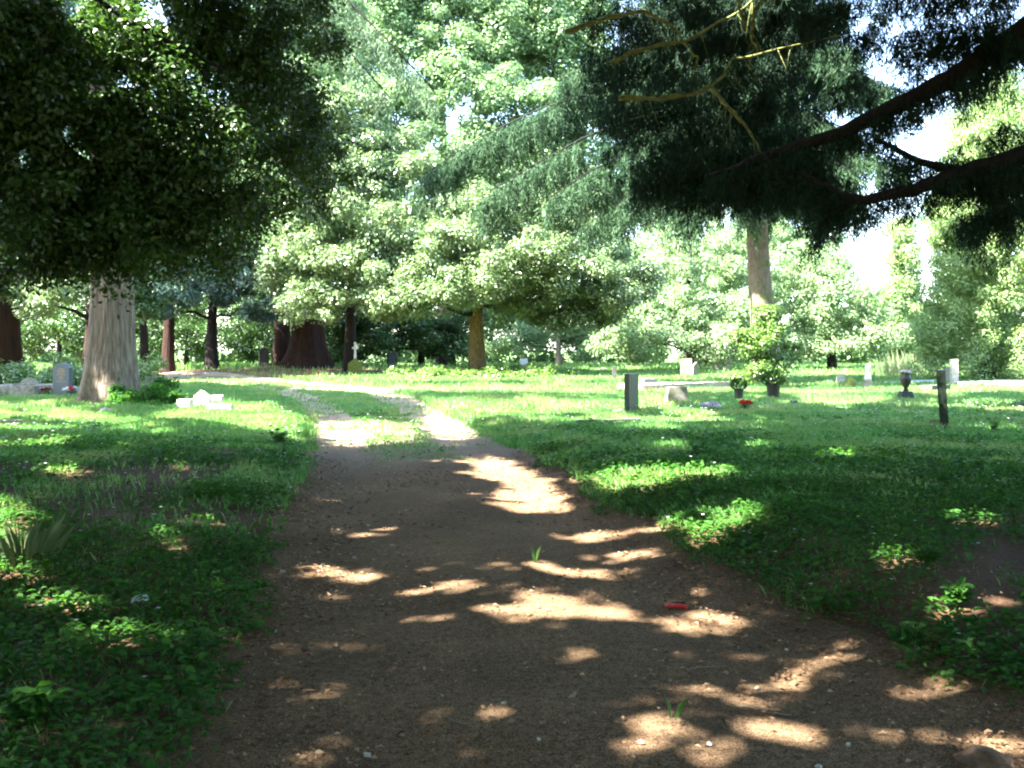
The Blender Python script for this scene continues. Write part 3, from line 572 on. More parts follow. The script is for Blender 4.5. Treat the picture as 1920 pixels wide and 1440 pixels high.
NL = [(20, 60, 11), (150, 40, 12), (280, 60, 13), (400, 40, 14), (60, 200, 11), (200, 200, 12), (330, 190, 13), (440, 170, 14), (40, 340, 11.5), (170, 340, 12.5), (300, 330, 13), (420, 310, 13.5),
      (60, 430, 12), (180, 440, 12.5), (300, 430, 13), (400, 410, 13.5), (500, 250, 15), (120, 130, 12.5), (260, 130, 13), (380, 110, 14), (500, 40, 15), (500, 130, 15), (520, 330, 15.5), (470, 400, 15), (120, 60, 12.2), (180, 160, 12.2), (150, 260, 12.5), (220, 320, 12.6), (60, 60, 11.2), (200, 420, 12.8), (130, 430, 12.6), (170, 30, 13.2), (200, 100, 13.4), (180, 200, 13.4), (200, 250, 13.2), (170, 380, 13.2), (220, 470, 13.2), (110, 200, 12.8), (40, 270, 12), (250, 20, 13.6), (330, 40, 14), (560, 60, 16), (590, 280, 16.5), (140, 480, 13), (390, 440, 14.5), (320, 455, 14), (240, 380, 13), (80, 270, 12), (230, 270, 12.5), (360, 260, 13.5), (440, 30, 14), (570, 190, 16), (20, 130, 11.5), (30, 470, 13.2), (-80, 200, 11), (-80, 400, 12), (-60, 30, 11)]
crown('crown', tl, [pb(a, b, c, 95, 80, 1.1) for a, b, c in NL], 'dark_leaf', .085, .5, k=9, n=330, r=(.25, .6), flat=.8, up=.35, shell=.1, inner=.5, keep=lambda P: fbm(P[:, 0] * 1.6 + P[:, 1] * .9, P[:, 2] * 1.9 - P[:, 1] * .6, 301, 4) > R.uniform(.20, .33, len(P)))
tl_strands = [limb(pl_(520 + 14 * i, 150 + 40 * j, 17), pl_(590 + 16 * i, 240 + 50 * j, 17.5), rise=.2, wob=.1) for i in range(3) for j in range(4)]
add_weep('drooping_twigs', tl, tl_strands, 'deodar', ew=.02, side=(.3, .8), step=.14, sstep=.1, hang=(.1, .5), el=.1, per=.025)
# unseen leaves added over the track, gaps cut for the wanted sun patches
def shade_canopy():
    gx = np.concatenate([R.uniform(-11, 17, 460000), R.uniform(-26, 24, 330000)]); gy = np.concatenate([R.uniform(-6, 17, 460000), R.uniform(-9, 42, 330000)])
    far = np.arange(len(gx)) >= 460000; m = ~(far & (np.abs(gx - 3) < 13.5) & (gy < 16) & (gy > -5)); gx, gy = gx[m], gy[m]
    m = ~lit(gx, gy); m &= ~((gy > 34) & (gx > 4)); gx, gy = gx[m], gy[m]
    yp = np.clip(gy - 2.7, 0, None); zb = np.maximum(8.4, EYE + .42 * yp + .9); z = zb + R.random(len(gx)) * 3.4 + 1.2 * (fbm(gx * .6, gy * .6, 15) - .5)
    P = np.stack([gx + SX * z, gy + SY * z, z], 1); keep = (P[:, 2] - EYE > .40 * np.clip(P[:, 1], 0, None))
    P = P[keep]; gy = gy[keep]; n = len(P); L = (.17 + .009 * np.clip(gy, 0, 30)) * R.uniform(.7, 1.3, n)
    N = unit(rnd_dir(n) * .8 + SUN * .9 * np.sign(R.random(n) - .3)[:, None]); D = np.cross(N, rnd_dir(n)); return P, D, N, L
Pc, Dc, Nc, Lc = shade_canopy()
lc = Pc[:, 0] + .15 * Pc[:, 1] < -1.5 + 2 * (fbm(Pc[:, 0] * .5, Pc[:, 1] * .5, 17) - .5)
V, Q = leafgeo(Pc[lc], Dc[lc], Nc[lc], Lc[lc], Lc[lc] * .62); mesh_np('shade_crown', V - np.array(tl.location), Q, M['dark_leaf'], tl)

# near cedar with thick dark limbs at the upper right
tr = thing('dark_cedar', 'near cedar with thick black limbs crossing the sky at upper right', 'tree', (11.0, 12.5, gz(11, 12.5)))
def pl(*p): return [(X(a, c), c, Z(b, c)) for a, b, c in p]
big = [pl((2080, -60, 13.5), (1900, 70, 13.6), (1780, 150, 13.8), (1690, 195, 14), (1580, 250, 14.2), (1440, 290, 14.5), (1330, 330, 15)),
       pl((2100, 230, 13), (1920, 290, 13.2), (1800, 325, 13.4), (1700, 360, 13.6), (1600, 378, 13.8), (1555, 400, 14), (1530, 430, 14)),
       pl((2060, 320, 13.2), (1900, 335, 13.4), (1820, 330, 13.6), (1720, 300, 14), (1640, 260, 14)),
       pl((1620, 375, 13.8), (1560, 360, 14), (1500, 350, 14.2), (1440, 340, 14.4)), pl((1600, 378, 13.8), (1540, 345, 14), (1500, 325, 14.2), (1470, 310, 14.4))]
brad = [[.2, .165, .15, .13, .11, .07, .03], [.16, .14, .115, .09, .07, .05, .02], [.12, .09, .08, .05, .03], [.06, .045, .03, .015], [.06, .045, .03, .015]]
trunk(tr, (11, 12.5, 0), (10.6, 12.5, 13), .62, .3, 'bark_dark', extra=[(limb((10.8, 12.5, 7.5), (3, 5, 10.5), rise=.5), [.2, .18, .15, .12, .1, .08, .05]), (limb((10.8, 12.5, 8), (4, 14, 11), rise=.5), [.2, .18, .15, .12, .1, .08, .05]),
      (limb((10.9, 12.5, 4.2), big[1][0], wob=.03), [.26, .25, .24, .23, .22, .21, .2]), (limb((10.9, 12.5, 5.4), big[0][0], wob=.03), [.3, .3, .29, .28, .28, .27, .26]), (limb((10.9, 12.5, 3.6), big[2][0], wob=.03), [.2, .2, .19, .18, .17, .16, .15])])
for p, r_ in zip(big, brad):
    mb = MB(); pp = np.array(p); q = np.linspace(0, len(pp) - 1, len(pp) * 4); dp = np.stack([np.interp(q, np.arange(len(pp)), pp[:, k]) for k in range(3)], 1); dp[1:-1] += R.normal(size=(len(dp) - 2, 3)) * .012
    mb.tube([Vector(v) - Vector(tr.location) for v in dp], list(np.interp(q, np.arange(len(pp)), r_)), 10); mb.build('limb', 'bark_dark', tr, smooth=True)
moss = [pl((1470, -40, 14.0), (1415, 20, 14.0), (1408, 60, 14.0), (1420, 100, 14.0)), pl((1060, 60, 15.5), (1150, 30, 15.4), (1210, 22, 15.3), (1260, 50, 15.2), (1295, 95, 15.1), (1310, 108, 15.0)),
        pl((1145, 118, 15.0), (1200, 92, 15.0), (1290, 75, 15.0), (1370, 30, 15.0), (1440, -20, 15.0)), pl((1160, 185, 15.0), (1240, 185, 15.0), (1300, 180, 15.0), (1350, 150, 15.1), (1372, 115, 15.2), (1470, 90, 15.4), (1600, 60, 15.8)),
        pl((1335, 165, 15.2), (1370, 205, 15.0), (1400, 240, 15.0), (1430, 290, 15.0)), pl((1390, -40, 14.5), (1385, 10, 14.4), (1395, 45, 14.4))]
for p in moss:
    mb = MB(); pp = np.array(p); q = np.linspace(0, len(pp) - 1, len(pp) * 4); dp = np.stack([np.interp(q, np.arange(len(pp)), pp[:, k]) for k in range(3)], 1); dp[1:-1] += R.normal(size=(len(dp) - 2, 3)) * .012
    mb.tube([Vector(v) - Vector(tr.location) for v in dp], [(.042 - .03 * q_) * (1 + .25 * math.sin(q_ * 37)) for q_ in np.linspace(0, 1, len(dp))], 7)
    for j in range(10):      # dead twigs
        a = dp[random.randrange(len(dp))]; d = Vector((random.uniform(-.5, .5), random.uniform(-.3, .3), random.uniform(-1, -.2))).normalized(); L_ = random.uniform(.15, .6); b = Vector(a)
        mb.tube([b - Vector(tr.location), b + d * L_ * .5 + Vector((.02, 0, -.02)) - Vector(tr.location), b + d * L_ + Vector((.05, 0, -.08)) - Vector(tr.location)], [.008, .005, .002], 5)
    mb.build('mossy_branch', 'bark_moss', tr, smooth=True)
gap = lambda P: ~(((960 + P[:, 0] * F / P[:, 1] - 1650) / 75) ** 2 + ((HOR - (P[:, 2] - EYE) * F / P[:, 1] - 235) / 30) ** 2 < 0)
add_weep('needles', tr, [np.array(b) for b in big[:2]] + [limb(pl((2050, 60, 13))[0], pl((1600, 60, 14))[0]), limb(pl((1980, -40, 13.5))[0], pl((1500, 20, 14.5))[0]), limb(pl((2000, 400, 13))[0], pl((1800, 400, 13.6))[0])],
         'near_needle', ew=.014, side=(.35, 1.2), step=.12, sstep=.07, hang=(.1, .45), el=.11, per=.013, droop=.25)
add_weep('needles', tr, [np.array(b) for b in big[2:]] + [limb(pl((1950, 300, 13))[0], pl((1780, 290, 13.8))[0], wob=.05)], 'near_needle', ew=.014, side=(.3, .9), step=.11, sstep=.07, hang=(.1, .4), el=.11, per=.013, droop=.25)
def airy(P):
    px = 960 + P[:, 0] * F / P[:, 1]; k = np.clip((px - 1440) / 200, 0, 1); f = fbm(P[:, 0] * 2.6, P[:, 2] * 2.6 + P[:, 1], 201)
    return f > .38 + .09 * k
cur = []
for y0 in range(-40, 330, 42):
    for j in range(2):
        Yn = 15 + 3.2 * R.random(); xl = 1075 + .22 * y0 + 60 * R.random(); cur.append(limb(pl((1980, y0 - 60 + R.normal() * 15, Yn))[0], pl((xl, y0 + 45 + R.normal() * 15, Yn + 1.0))[0], rise=.35, n=9, wob=.1)[(3 if y0 < 120 else 4):])
for a_, b_ in [((1960, -30), (1560, 60)), ((1960, 60), (1600, 130)), ((1960, 10), (1700, 90)), ((1980, 120), (1740, 190)), ((1980, 330), (1800, 420)), ((1980, 380), (1840, 460)), ((1800, 300), (1680, 330)), ((1980, 250), (1800, 270)), ((1700, 200), (1500, 300)), ((1760, 130), (1500, 200)), ((1620, 250), (1120, 330)), ((1620, 300), (1200, 350)), ((1640, 330), (1280, 370)), ((1560, 310), (1340, 350)), ((1700, 330), (1520, 400))]:
    cur.append(limb(pl((*a_, 15))[0], pl((*b_, 16.5))[0], rise=.2, wob=.06))
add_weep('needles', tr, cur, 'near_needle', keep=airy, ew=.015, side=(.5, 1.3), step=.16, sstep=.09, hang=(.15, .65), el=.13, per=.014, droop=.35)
V, Q = leafgeo(Pc[~lc], Dc[~lc], Nc[~lc], Lc[~lc], Lc[~lc] * .62); mesh_np('shade_crown', V - np.array(tr.location), Q, M['near_needle'], tr)  # unseen cedar share of the leaves placed to shade the ground

# deodar on the right of the middle distance
Yd = 42.0; xd = X(1443, Yd); zd = gz(xd, Yd)
td = thing('weeping_cedar', 'tall weeping cedar with bare grey brown trunk rising from the ivy bush', 'tree', (xd, Yd, zd))
Ld = ring_limbs(xd - .8, Yd, 8.8, 18, 40, 7.4, 4.5, .35)
Ld += [limb((xd - .7, Yd, 12.5), (X(790, 39), 39, Z(330, 39)), rise=1.8), limb((xd - .7, Yd, 11.5), (X(900, 37), 37, Z(370, 37)), rise=1.6), limb((xd - .7, Yd, 10.5), (X(1030, 36), 36, Z(370, 36)), rise=1.3),
       limb((xd - .7, Yd, 13.5), (X(960, 41), 41, Z(250, 41)), rise=1.5), limb((xd - .7, Yd, 10), (X(1150, 36), 36, Z(390, 36)), rise=1), limb((xd - .7, Yd, 10), (X(1280, 35), 35, Z(390, 35)), rise=1),
       limb((xd - .7, Yd, 15), (X(1050, 40), 40, Z(150, 40)), rise=1.2), limb((xd - .7, Yd, 10), (X(1400, 35), 35, Z(380, 35)), rise=1), limb((xd - .7, Yd, 10), (X(1540, 37), 37, Z(400, 37)), rise=1),
       limb((xd - .7, Yd, 14.5), (X(1160, 36), 36, Z(120, 36)), rise=1.2), limb((xd - .7, Yd, 14), (X(1300, 35), 35, Z(150, 35)), rise=1), limb((xd - .7, Yd, 12), (X(1350, 34), 34, Z(260, 34)), rise=1), limb((xd - .7, Yd, 12), (X(1200, 35), 35, Z(260, 35)), rise=1)]
trunk(td, (xd, Yd, zd), (xd - 1.3, Yd, 20), .60, .15, 'bark_grey', flare=1.3, n=32, flute=.05, seed=4, extra=[(l, list(np.linspace(.12, .02, len(l)))) for l in Ld])
add_weep('crown', td, Ld, 'deodar', keep=lambda P: ~((((P[:, 0] - SX * (P[:, 2] - 1.5)) - 10.8) / 2.4) ** 2 + (((P[:, 1] - SY * (P[:, 2] - 1.5)) - 41) / 2.2) ** 2 < 1), ew=.04, el=.26, per=.035, side=(1.2, 2.8), step=.25, sstep=.17, hang=(.5, 1.9))

# red giant on the left of the bend, with bare red earth round it
Yr = 60.0; xr = X(577, Yr); zr = gz(xr, Yr)
t = thing('redwood', 'huge red trunked conifer with flared base left of the cross', 'tree', (xr, Yr, zr))
trunk(t, (xr, Yr, zr), (xr, Yr, 26), .98, .3, 'bark_red', flare=1.85, n=48, flute=.09, seed=2, fh=1.6)
crown('crown', t, [((xr + R.normal() * .5, Yr + R.normal() * .5, z), (5.6 - .1 * z, 4.5, 1.3)) for z in np.arange(7, 26, 1.1)], 'broad', .24, .4, k=22, n=260, r=(.7, 1.3), flat=.45, up=.2)
x2 = X(527, 62); t = thing('redwood', 'darker conifer trunk close behind the left side of the huge red trunk', 'tree', (x2, 62.5, gz(x2, 62.5)))
trunk(t, (x2, 62.5, 0), (x2, 62.5, 20), .55, .2, 'bark_red', flare=1.7, n=32, flute=.08, seed=5)
crown('crown', t, [((x2 - 1, 62.5, z), (4 - .1 * z, 4, 1.3)) for z in np.arange(8, 20, 2)], 'deodar', .26, .35, k=12, n=220, r=(.7, 1.3), flat=.45, up=.2)
x3 = X(-22, 50); t = thing('redwood', 'dark red trunk cut by the left edge of the photo', 'tree', (x3, 50, gz(x3, 50)))
trunk(t, (x3, 50, 0), (x3, 50, 22), 1.55, .4, 'bark_red', flare=1.25, n=48, flute=.09, seed=6)
crown('crown', t, [((x3 + 1, 50, z), (5 - .1 * z, 4, 1.3)) for z in np.arange(6.5, 22, 1.8)], 'holly_sky', .24, .5, k=14, n=240, r=(.7, 1.3), flat=.45, up=.2)

def simple_tree(px, pyb, Y, rt, mat, label, blobs, leafm, leaf, name='holly_tree', toppx=None, tz=None, fl=1.35, sd=0, group=None, **kw):
    x = X(px, Y); z = gz(x, Y); t = thing(name, label, 'tree', (x, Y, z), group=group); tz = tz or max(b[0][2] for b in blobs) * .9
    cs = [b[0] for b in blobs]; ex = []
    for c in cs[:10]:
        a = (x, Y, max(min(c[2] - .8, tz - .5), 1.6)); ex.append((limb(a, c, wob=.12), list(np.linspace(rt * .4, .03, 7))))
    trunk(t, (x, Y, z), (x + (toppx or 0) * Y / F, Y, tz), rt, rt * .35, mat, flare=fl, n=20, seed=sd, extra=ex)
    crown('crown', t, blobs, leafm, leaf, **kw); return t
# holly whose sunlit tiers stand before the red giant
A = [pb(600, 560, 54, 70, 35, 2), pb(680, 520, 53, 90, 40, 2.2), pb(640, 470, 54, 100, 35, 2.4), pb(560, 500, 55, 60, 45, 1.8), pb(740, 470, 54, 90, 35, 2.2), pb(690, 400, 54, 110, 32, 2.6), pb(600, 400, 55, 80, 32, 2.2), pb(780, 400, 54.5, 80, 32, 2.2),
     pb(640, 330, 55, 100, 32, 2.2), pb(740, 330, 55, 90, 32, 2.2), pb(600, 260, 56, 70, 35, 2), pb(700, 260, 56, 80, 35, 2), pb(660, 200, 56, 70, 30, 2)]
A = [(c, (r[0] * 1.1, r[1], r[2] * 1.25)) for c, r in A]
simple_tree(655, 696, 57, .35, 'bark_dark', 'holly with bright sunlit tiers in front of the huge red trunk', A, 'holly', .18, k=24, n=330, r=(.6, 1.1), flat=.65, up=.7, shell=.35, aspect=.6)
B = [pb(740, 560, 53, 60, 30, 2), pb(820, 540, 52, 80, 35, 2), pb(900, 510, 52, 90, 40, 2.6), pb(980, 500, 52, 90, 40, 2.6), pb(1060, 500, 53, 90, 35, 2.4), pb(1010, 440, 53, 110, 35, 2.6), pb(900, 440, 53, 100, 35, 2.6), pb(820, 470, 53, 80, 35, 2.4),
     pb(1110, 545, 54, 90, 38, 2.4), pb(1170, 530, 56, 60, 50, 2.2), pb(1080, 590, 55, 80, 22, 1.6), pb(1000, 570, 55, 80, 28, 2.2), pb(940, 385, 54, 100, 30, 2.4), pb(1060, 400, 54, 90, 35, 2.4)]
B = [(c, (r[0] * 1.1, r[1], r[2] * 1.25)) for c, r in B]
simple_tree(895, 692, 55, .52, 'bark_ochre', 'holly with a bare ochre trunk standing behind the ivy bank', B, 'holly', .18, k=24, n=330, r=(.6, 1.1), flat=.65, up=.7, shell=.35, aspect=.6, tz=8, sd=3, fl=1.15)
Cc = [pb(1000, 90, 74, 90, 70, 3.5), pb(1060, 20, 75, 70, 60, 3.2), pb(900, 110, 73, 100, 60, 3.5), pb(760, 20, 73, 100, 60, 3.5), pb(940, 20, 75, 100, 60, 3.5), pb(640, 40, 75, 120, 70, 3.5), pb(480, 80, 78, 120, 80, 3.5), pb(420, 220, 78, 120, 80, 3.5), pb(540, -40, 76, 120, 60, 3.5), pb(1090, 0, 74, 60, 50, 3), pb(1130, 180, 76, 100, 80, 3.5), pb(1180, 320, 76, 90, 80, 3.5), pb(800, -60, 73, 150, 60, 3.5), pb(620, 130, 72, 90, 60, 3.5), pb(740, 90, 72, 110, 60, 3.5), pb(860, 60, 72, 110, 60, 3.5), pb(980, 40, 73, 90, 60, 3.5), pb(820, 170, 70, 110, 60, 3.5), pb(930, 180, 70, 110, 60, 3.5), pb(720, 220, 71, 100, 60, 3.5), pb(850, 290, 70, 110, 60, 3.5),
      pb(960, 300, 70, 110, 60, 3.5), pb(1050, 220, 71, 90, 70, 3.5), pb(1080, 330, 72, 90, 70, 3.5), pb(900, -40, 72, 150, 60, 3.5), pb(700, 0, 72, 120, 70, 3.5), pb(560, 60, 74, 100, 80, 3.5), pb(540, 200, 74, 90, 80, 3.5), pb(1060, 100, 73, 80, 60, 3.5)]
simple_tree(830, 690, 72, .5, 'bark_dark', 'tall bright green broadleaf tree towering behind the two hollies', Cc, 'broad', .27, k=34, n=260, r=(.9, 1.7), flat=.55, up=.6, shell=.4, aspect=.6, name='broadleaf_tree')
Dd = [pb(400, 540, 58, 90, 40, 2.4), pb(330, 520, 57, 80, 45, 2.4), pb(460, 520, 58, 80, 40, 2.2), pb(500, 570, 58, 50, 30, 1.6), pb(400, 480, 58, 100, 35, 2.4), pb(300, 570, 57, 50, 30, 1.6), pb(480, 460, 59, 70, 40, 2), pb(330, 450, 59, 90, 40, 2.2)]
simple_tree(397, 695, 60, .40, 'bark_dark', 'holly tinted blue green by painted sky reflection, with a dark trunk right of the pale trunk', Dd, 'holly_sky', .17, k=14, n=330, r=(.55, 1.0), flat=.5, up=.7, shell=.35, aspect=.6, sd=5)
Ee = [pb(60, 560, 46, 60, 40, 2), pb(140, 530, 46, 60, 50, 2), pb(20, 500, 46, 80, 50, 2), pb(110, 460, 47, 90, 50, 2), pb(270, 470, 50, 70, 50, 2), pb(230, 560, 50, 40, 60, 1.6)]
simple_tree(170, 696, 50, .45, 'bark_red', 'dark holly standing behind the grey slate headstone', Ee, 'holly', .16, k=14, n=300, r=(.5, .9), flat=.55, up=.6, shell=.35, aspect=.6, sd=6)
Ff = [pb(310, 580, 62, 60, 25, 2), pb(300, 500, 63, 90, 50, 3), pb(250, 420, 63, 100, 50, 3), pb(400, 400, 64, 100, 50, 3), pb(500, 400, 66, 90, 60, 3), pb(300, 340, 64, 120, 60, 3)]
simple_tree(314, 700, 59, .38, 'bark_red', 'tree with a slim red brown trunk between the pale trunk and the blue green holly', Ff, 'dark_leaf', .2, k=14, n=260, r=(.7, 1.2), flat=.5, name='woodland_tree', sd=7)
Fg = [pb(270, 560, 50, 30, 25, 1), pb(250, 480, 50, 60, 40, 2), pb(290, 430, 50, 80, 40, 2)]
simple_tree(271, 702, 52, .26, 'bark_dark', 'thin dark trunk just right of the pale trunk', Fg, 'dark_leaf', .18, k=12, n=240, r=(.5, .9), flat=.5, name='woodland_tree', sd=8)
# right hand trees in full sun
G = [pb(1300, 600, 62, 110, 55, 3.2), pb(1220, 580, 63, 80, 60, 3), pb(1370, 560, 64, 90, 60, 3), pb(1290, 510, 64, 110, 55, 3), pb(1220, 480, 66, 90, 50, 3), pb(1380, 480, 66, 80, 50, 3), pb(1180, 640, 60, 60, 35, 2), pb(1290, 430, 68, 90, 50, 3), pb(1350, 640, 62, 70, 35, 2)]
simple_tree(1292, 692, 64, .3, 'bark_dark', 'spreading yellow green tree behind the pair of leaning headstones', G, 'pale', .22, k=24, n=220, r=(.6, 1.2), flat=.6, up=.6, shell=.35, aspect=.5, name='broadleaf_tree', sd=9)
H = [pb(1560, 620, 66, 100, 45, 3), pb(1500, 560, 67, 80, 60, 3), pb(1580, 560, 67, 80, 55, 3), pb(1530, 500, 68, 60, 45, 2.6), pb(1640, 620, 66, 60, 45, 2.6), pb(1470, 500, 70, 70, 70, 3), pb(1460, 420, 72, 60, 60, 3), pb(1480, 640, 66, 60, 30, 2)]
simple_tree(1560, 692, 68, .3, 'bark_dark', 'rounded mint green tree right of the weeping cedar trunk', H, 'pale', .22, k=24, n=220, r=(.6, 1.2), flat=.6, up=.6, shell=.35, aspect=.5, name='broadleaf_tree', sd=10)
I = [((X(1690, 84) + R.normal() * .4, 84, z), (3.6 - .24 * z, 3, 1.2)) for z in np.arange(2, 13, 1.1)]
simple_tree(1690, 692, 84, .3, 'bark_dark', 'narrow pale conifer far off below the bright gap of sky', I, 'cypress', .26, k=14, n=220, r=(.5, 1.0), flat=.8, up=.6, shell=.35, aspect=.45, name='conifer_tree', sd=11)
J = [((X(1855, 46) + .02 * i, 46, z), (4.4 - .19 * z, 3.2, .9)) for i, z in enumerate(np.arange(.9, 14, .8))]
simple_tree(1850, 700, 46, .35, 'bark_dark', 'big sunlit cypress with heavy drooping sprays at the right edge', J, 'cypress', .15, k=36, n=260, r=(.35, .75), flat=1.0, up=.5, shell=.4, aspect=.4, name='conifer_tree', sd=12)
J2 = [((X(2010, 50) + .02 * i, 50, z), (4.4 - .2 * z, 3.0, .9)) for i, z in enumerate(np.arange(.9, 14, 1.0))]
simple_tree(2010, 700, 50, .35, 'bark_dark', 'cypress mostly beyond the right edge of the photo', J2, 'cypress', .17, k=18, n=240, r=(.4, .85), flat=1.0, up=.5, shell=.4, aspect=.4, name='conifer_tree', sd=13)
K = [pb(1050, 610, 76, 60, 30, 2), pb(1100, 640, 75, 60, 30, 2), pb(1000, 600, 78, 60, 40, 2), pb(960, 640, 76, 50, 30, 2), pb(1140, 620, 72, 50, 40, 2)]
simple_tree(1047, 694, 74, .26, 'bark_grey', 'small tree with a thin pale trunk seen under the holly', K, 'pale', .22, k=16, n=200, r=(.6, 1.1), flat=.6, up=.6, shell=.35, name='broadleaf_tree', sd=14)
Kx = [pb(730, 640, 70, 60, 25, 2), pb(800, 610, 70, 60, 30, 2), pb(690, 600, 66, 50, 40, 2), pb(650, 650, 70, 40, 30, 1.6), pb(760, 580, 68, 80, 30, 2)]
simple_tree(790, 690, 70, .25, 'bark_dark', 'dark drooping yew behind the dark headstone and cross', Kx, 'deodar', .2, k=14, n=240, r=(.5, 1.0), flat=.6, up=.3, shell=.35, name='yew_tree', sd=15)

for i, (pc, Yc, lab, bl) in enumerate([(470, 70, 'dark yew with low boughs behind the small dark headstone', [(440, 620, 50, 28), (500, 610, 50, 30), (470, 570, 70, 30), (460, 655, 50, 22), (520, 650, 30, 24)]),
        (630, 66, 'dark yew hanging low just behind the cross memorial', [(630, 620, 40, 28), (670, 610, 45, 28), (640, 580, 60, 25), (700, 640, 35, 22), (620, 655, 22, 20)]),
        (850, 68, 'dark yew close behind the left side of the ochre trunk', [(850, 610, 45, 26), (810, 640, 35, 22), (860, 650, 22, 22), (870, 585, 50, 22), (780, 600, 45, 22)]),
        (350, 70, 'dark yew behind the slim red brown trunk on the left', [(350, 610, 50, 24), (300, 600, 45, 26), (250, 620, 35, 34), (380, 640, 22, 24), (280, 655, 26, 18)]),
        (110, 60, 'dark holly filling the wood behind the slate headstone', [(90, 600, 50, 26), (140, 610, 35, 30), (60, 640, 26, 24), (150, 655, 24, 22), (20, 590, 50, 26)])]):
    simple_tree(pc, 692, Yc, .2, 'bark_dark', lab, [pb(a, b, Yc, c, d, 1.8) for a, b, c, d in bl], 'dark_leaf', .18, k=13, n=210, r=(.5, 1.0), flat=.6, up=.3, shell=.35, name='yew_tree' if i < 4 else 'holly_tree', sd=20 + i)

# distant wood behind everything, thinner and lower under the bright gap of sky
def make_wood():
    C = []; RR = []
    for x in np.arange(-75, 80, 2.2):
        for row in range(3):
            y = 88 + row * 8 + R.normal() * 2; px = 960 + x * F / y; top = 21 + 4 * fbm(x * .2, row, 5)
            if 1560 < px < 1780: top = 6.5 + R.random()
            elif px >= 1780: top = 16
            elif px > 1180: top = 13 + 2 * R.random()
            if 1090 < px < 1180: top = 19
            for z in np.arange(.6, top, 1.9 if top > 7 else 1.3): C.append((x + R.normal() * 1.1, y + R.normal(), z + R.normal() * .4)); RR.append(R.uniform(1.1, 2.0))
    C = np.array(C); RR = np.array(RR); P, D, N = clump_pts(C, np.stack([RR, RR, RR * .7], 1), 170, .4, .6); P = P.copy(); m = P[:, 2] > .1; P, D, N = P[m], D[m], N[m]
    L = .42 * R.uniform(.7, 1.3, len(P)); V, Q = leafgeo(P, D, N, L, L * .6); return mesh_np('distant_wood', V, Q, M['wood'])
tag(make_wood(), 'dense green wood closing the view behind the graveyard', 'wood', kind='stuff')
def make_wood2():  # unseen trees round the camera that also hold back low sky light
    C = []; RR = []
    for a in np.arange(math.radians(150), math.radians(392), .055):
        for row in range(2):
            r = 24 + row * 7 + R.normal(); x = r * math.cos(a); y = r * math.sin(a) + 4
            if y > 14: continue
            for z in np.arange(1.0, 15, 2.2): C.append((x + R.normal() * 1.2, y + R.normal(), z)); RR.append(R.uniform(1.5, 2.4))
    for y in np.arange(8, 80, 3.0):
        for sg, xb in ((-1, 20), (1, 24)):
            x = sg * (xb + .56 * y) ; 
            for z in np.arange(1.0, 13, 2.4):
                C.append((x + R.normal() * 1.5, y + R.normal(), z)); RR.append(R.uniform(1.5, 2.4))
    C = np.array(C); RR = np.array(RR); P, D, N = clump_pts(C, np.stack([RR, RR, RR * .8], 1), 90, .3, .6); m = (P[:, 2] > .1); m &= carve(P) | (P[:, 1] > 30); P, D, N = P[m], D[m], N[m]
    L = .55 * R.uniform(.7, 1.3, len(P)); V, Q = leafgeo(P, D, N, L, L * .65); return mesh_np('surrounding_wood', V, Q, M['wood'])
tag(make_wood2(), 'trees closing the graveyard in on both sides of the view', 'wood', kind='stuff')

# ------------------------------------------------------------------ shrubs, ivy
def bush(name, label, cat, blobs, mat, leaf, group=None, **kw):
    c = blobs[0][0]; t = thing(name, label, cat, (c[0], c[1], gz(c[0], c[1])), group=group)
    mb = MB()
    for b in blobs[:6]:
        e = Vector(b[0]) - t.location; mb.tube([(random.uniform(-.05, .05), random.uniform(-.05, .05), -.1), e * .5 + Vector((.05, 0, 0)), e], [.025, .018, .01], 6)
    mb.build('stem', 'bark_dark', t, smooth=True); crown('foliage', t, blobs, mat, leaf, **kw); return t
bush('ivy_bush', 'bright ivy bush climbing the foot of the weeping cedar trunk', 'bush', [pb(1430, 660, 40.8, 40, 45, .8), pb(1415, 700, 40.8, 45, 25, .8), pb(1450, 700, 40.8, 28, 30, .7), pb(1400, 640, 40.8, 22, 20, .5), pb(1445, 620, 40.9, 25, 22, .5), pb(1438, 590, 41.2, 16, 20, .4), pb(1420, 640, 41, 30, 30, .6)],
     'ivy', .11, k=13, n=190, r=(.22, .45), flat=.8, up=.5, shell=.2, aspect=.7)
bush('ivy_bank', 'low bank of glossy ivy round the ochre trunk', 'ivy', [((X(px, 52), 52 + R.normal() * .6, .15), (1.5, 1.2, .55)) for px in range(760, 1060, 38)] + [((X(px, 49), 49, .1), (1.2, .8, .35)) for px in range(820, 1040, 45)],
     'ivy', .13, k=12, n=210, r=(.3, .5), flat=.8, up=.7, shell=.3, aspect=.7)
bush('ivy_bank', 'low dark greenery along the foot of the far left trunk', 'ivy', [((X(px, 36), 36, .3), (1.1, .8, .6)) for px in range(-60, 160, 36)] + [((X(px, 40), 41, .5), (1.3, .8, .8)) for px in range(-60, 260, 45)],
     'ivy', .1, k=12, n=200, r=(.3, .5), flat=.8, up=.7, shell=.3, aspect=.7)
bush('fern_clump', 'leafy weeds growing at the foot of the pale trunk', 'weeds', [pb(225, 742, 26, 25, 14, .5), pb(250, 752, 25.5, 30, 12, .5), pb(290, 745, 26, 35, 20, .6), pb(320, 750, 26, 22, 14, .4), pb(275, 765, 25, 35, 8, .4), pb(310, 722, 28, 20, 14, .4)],
     'cover', .11, k=9, n=110, r=(.14, .26), flat=.8, up=.5, shell=.3, aspect=.45)
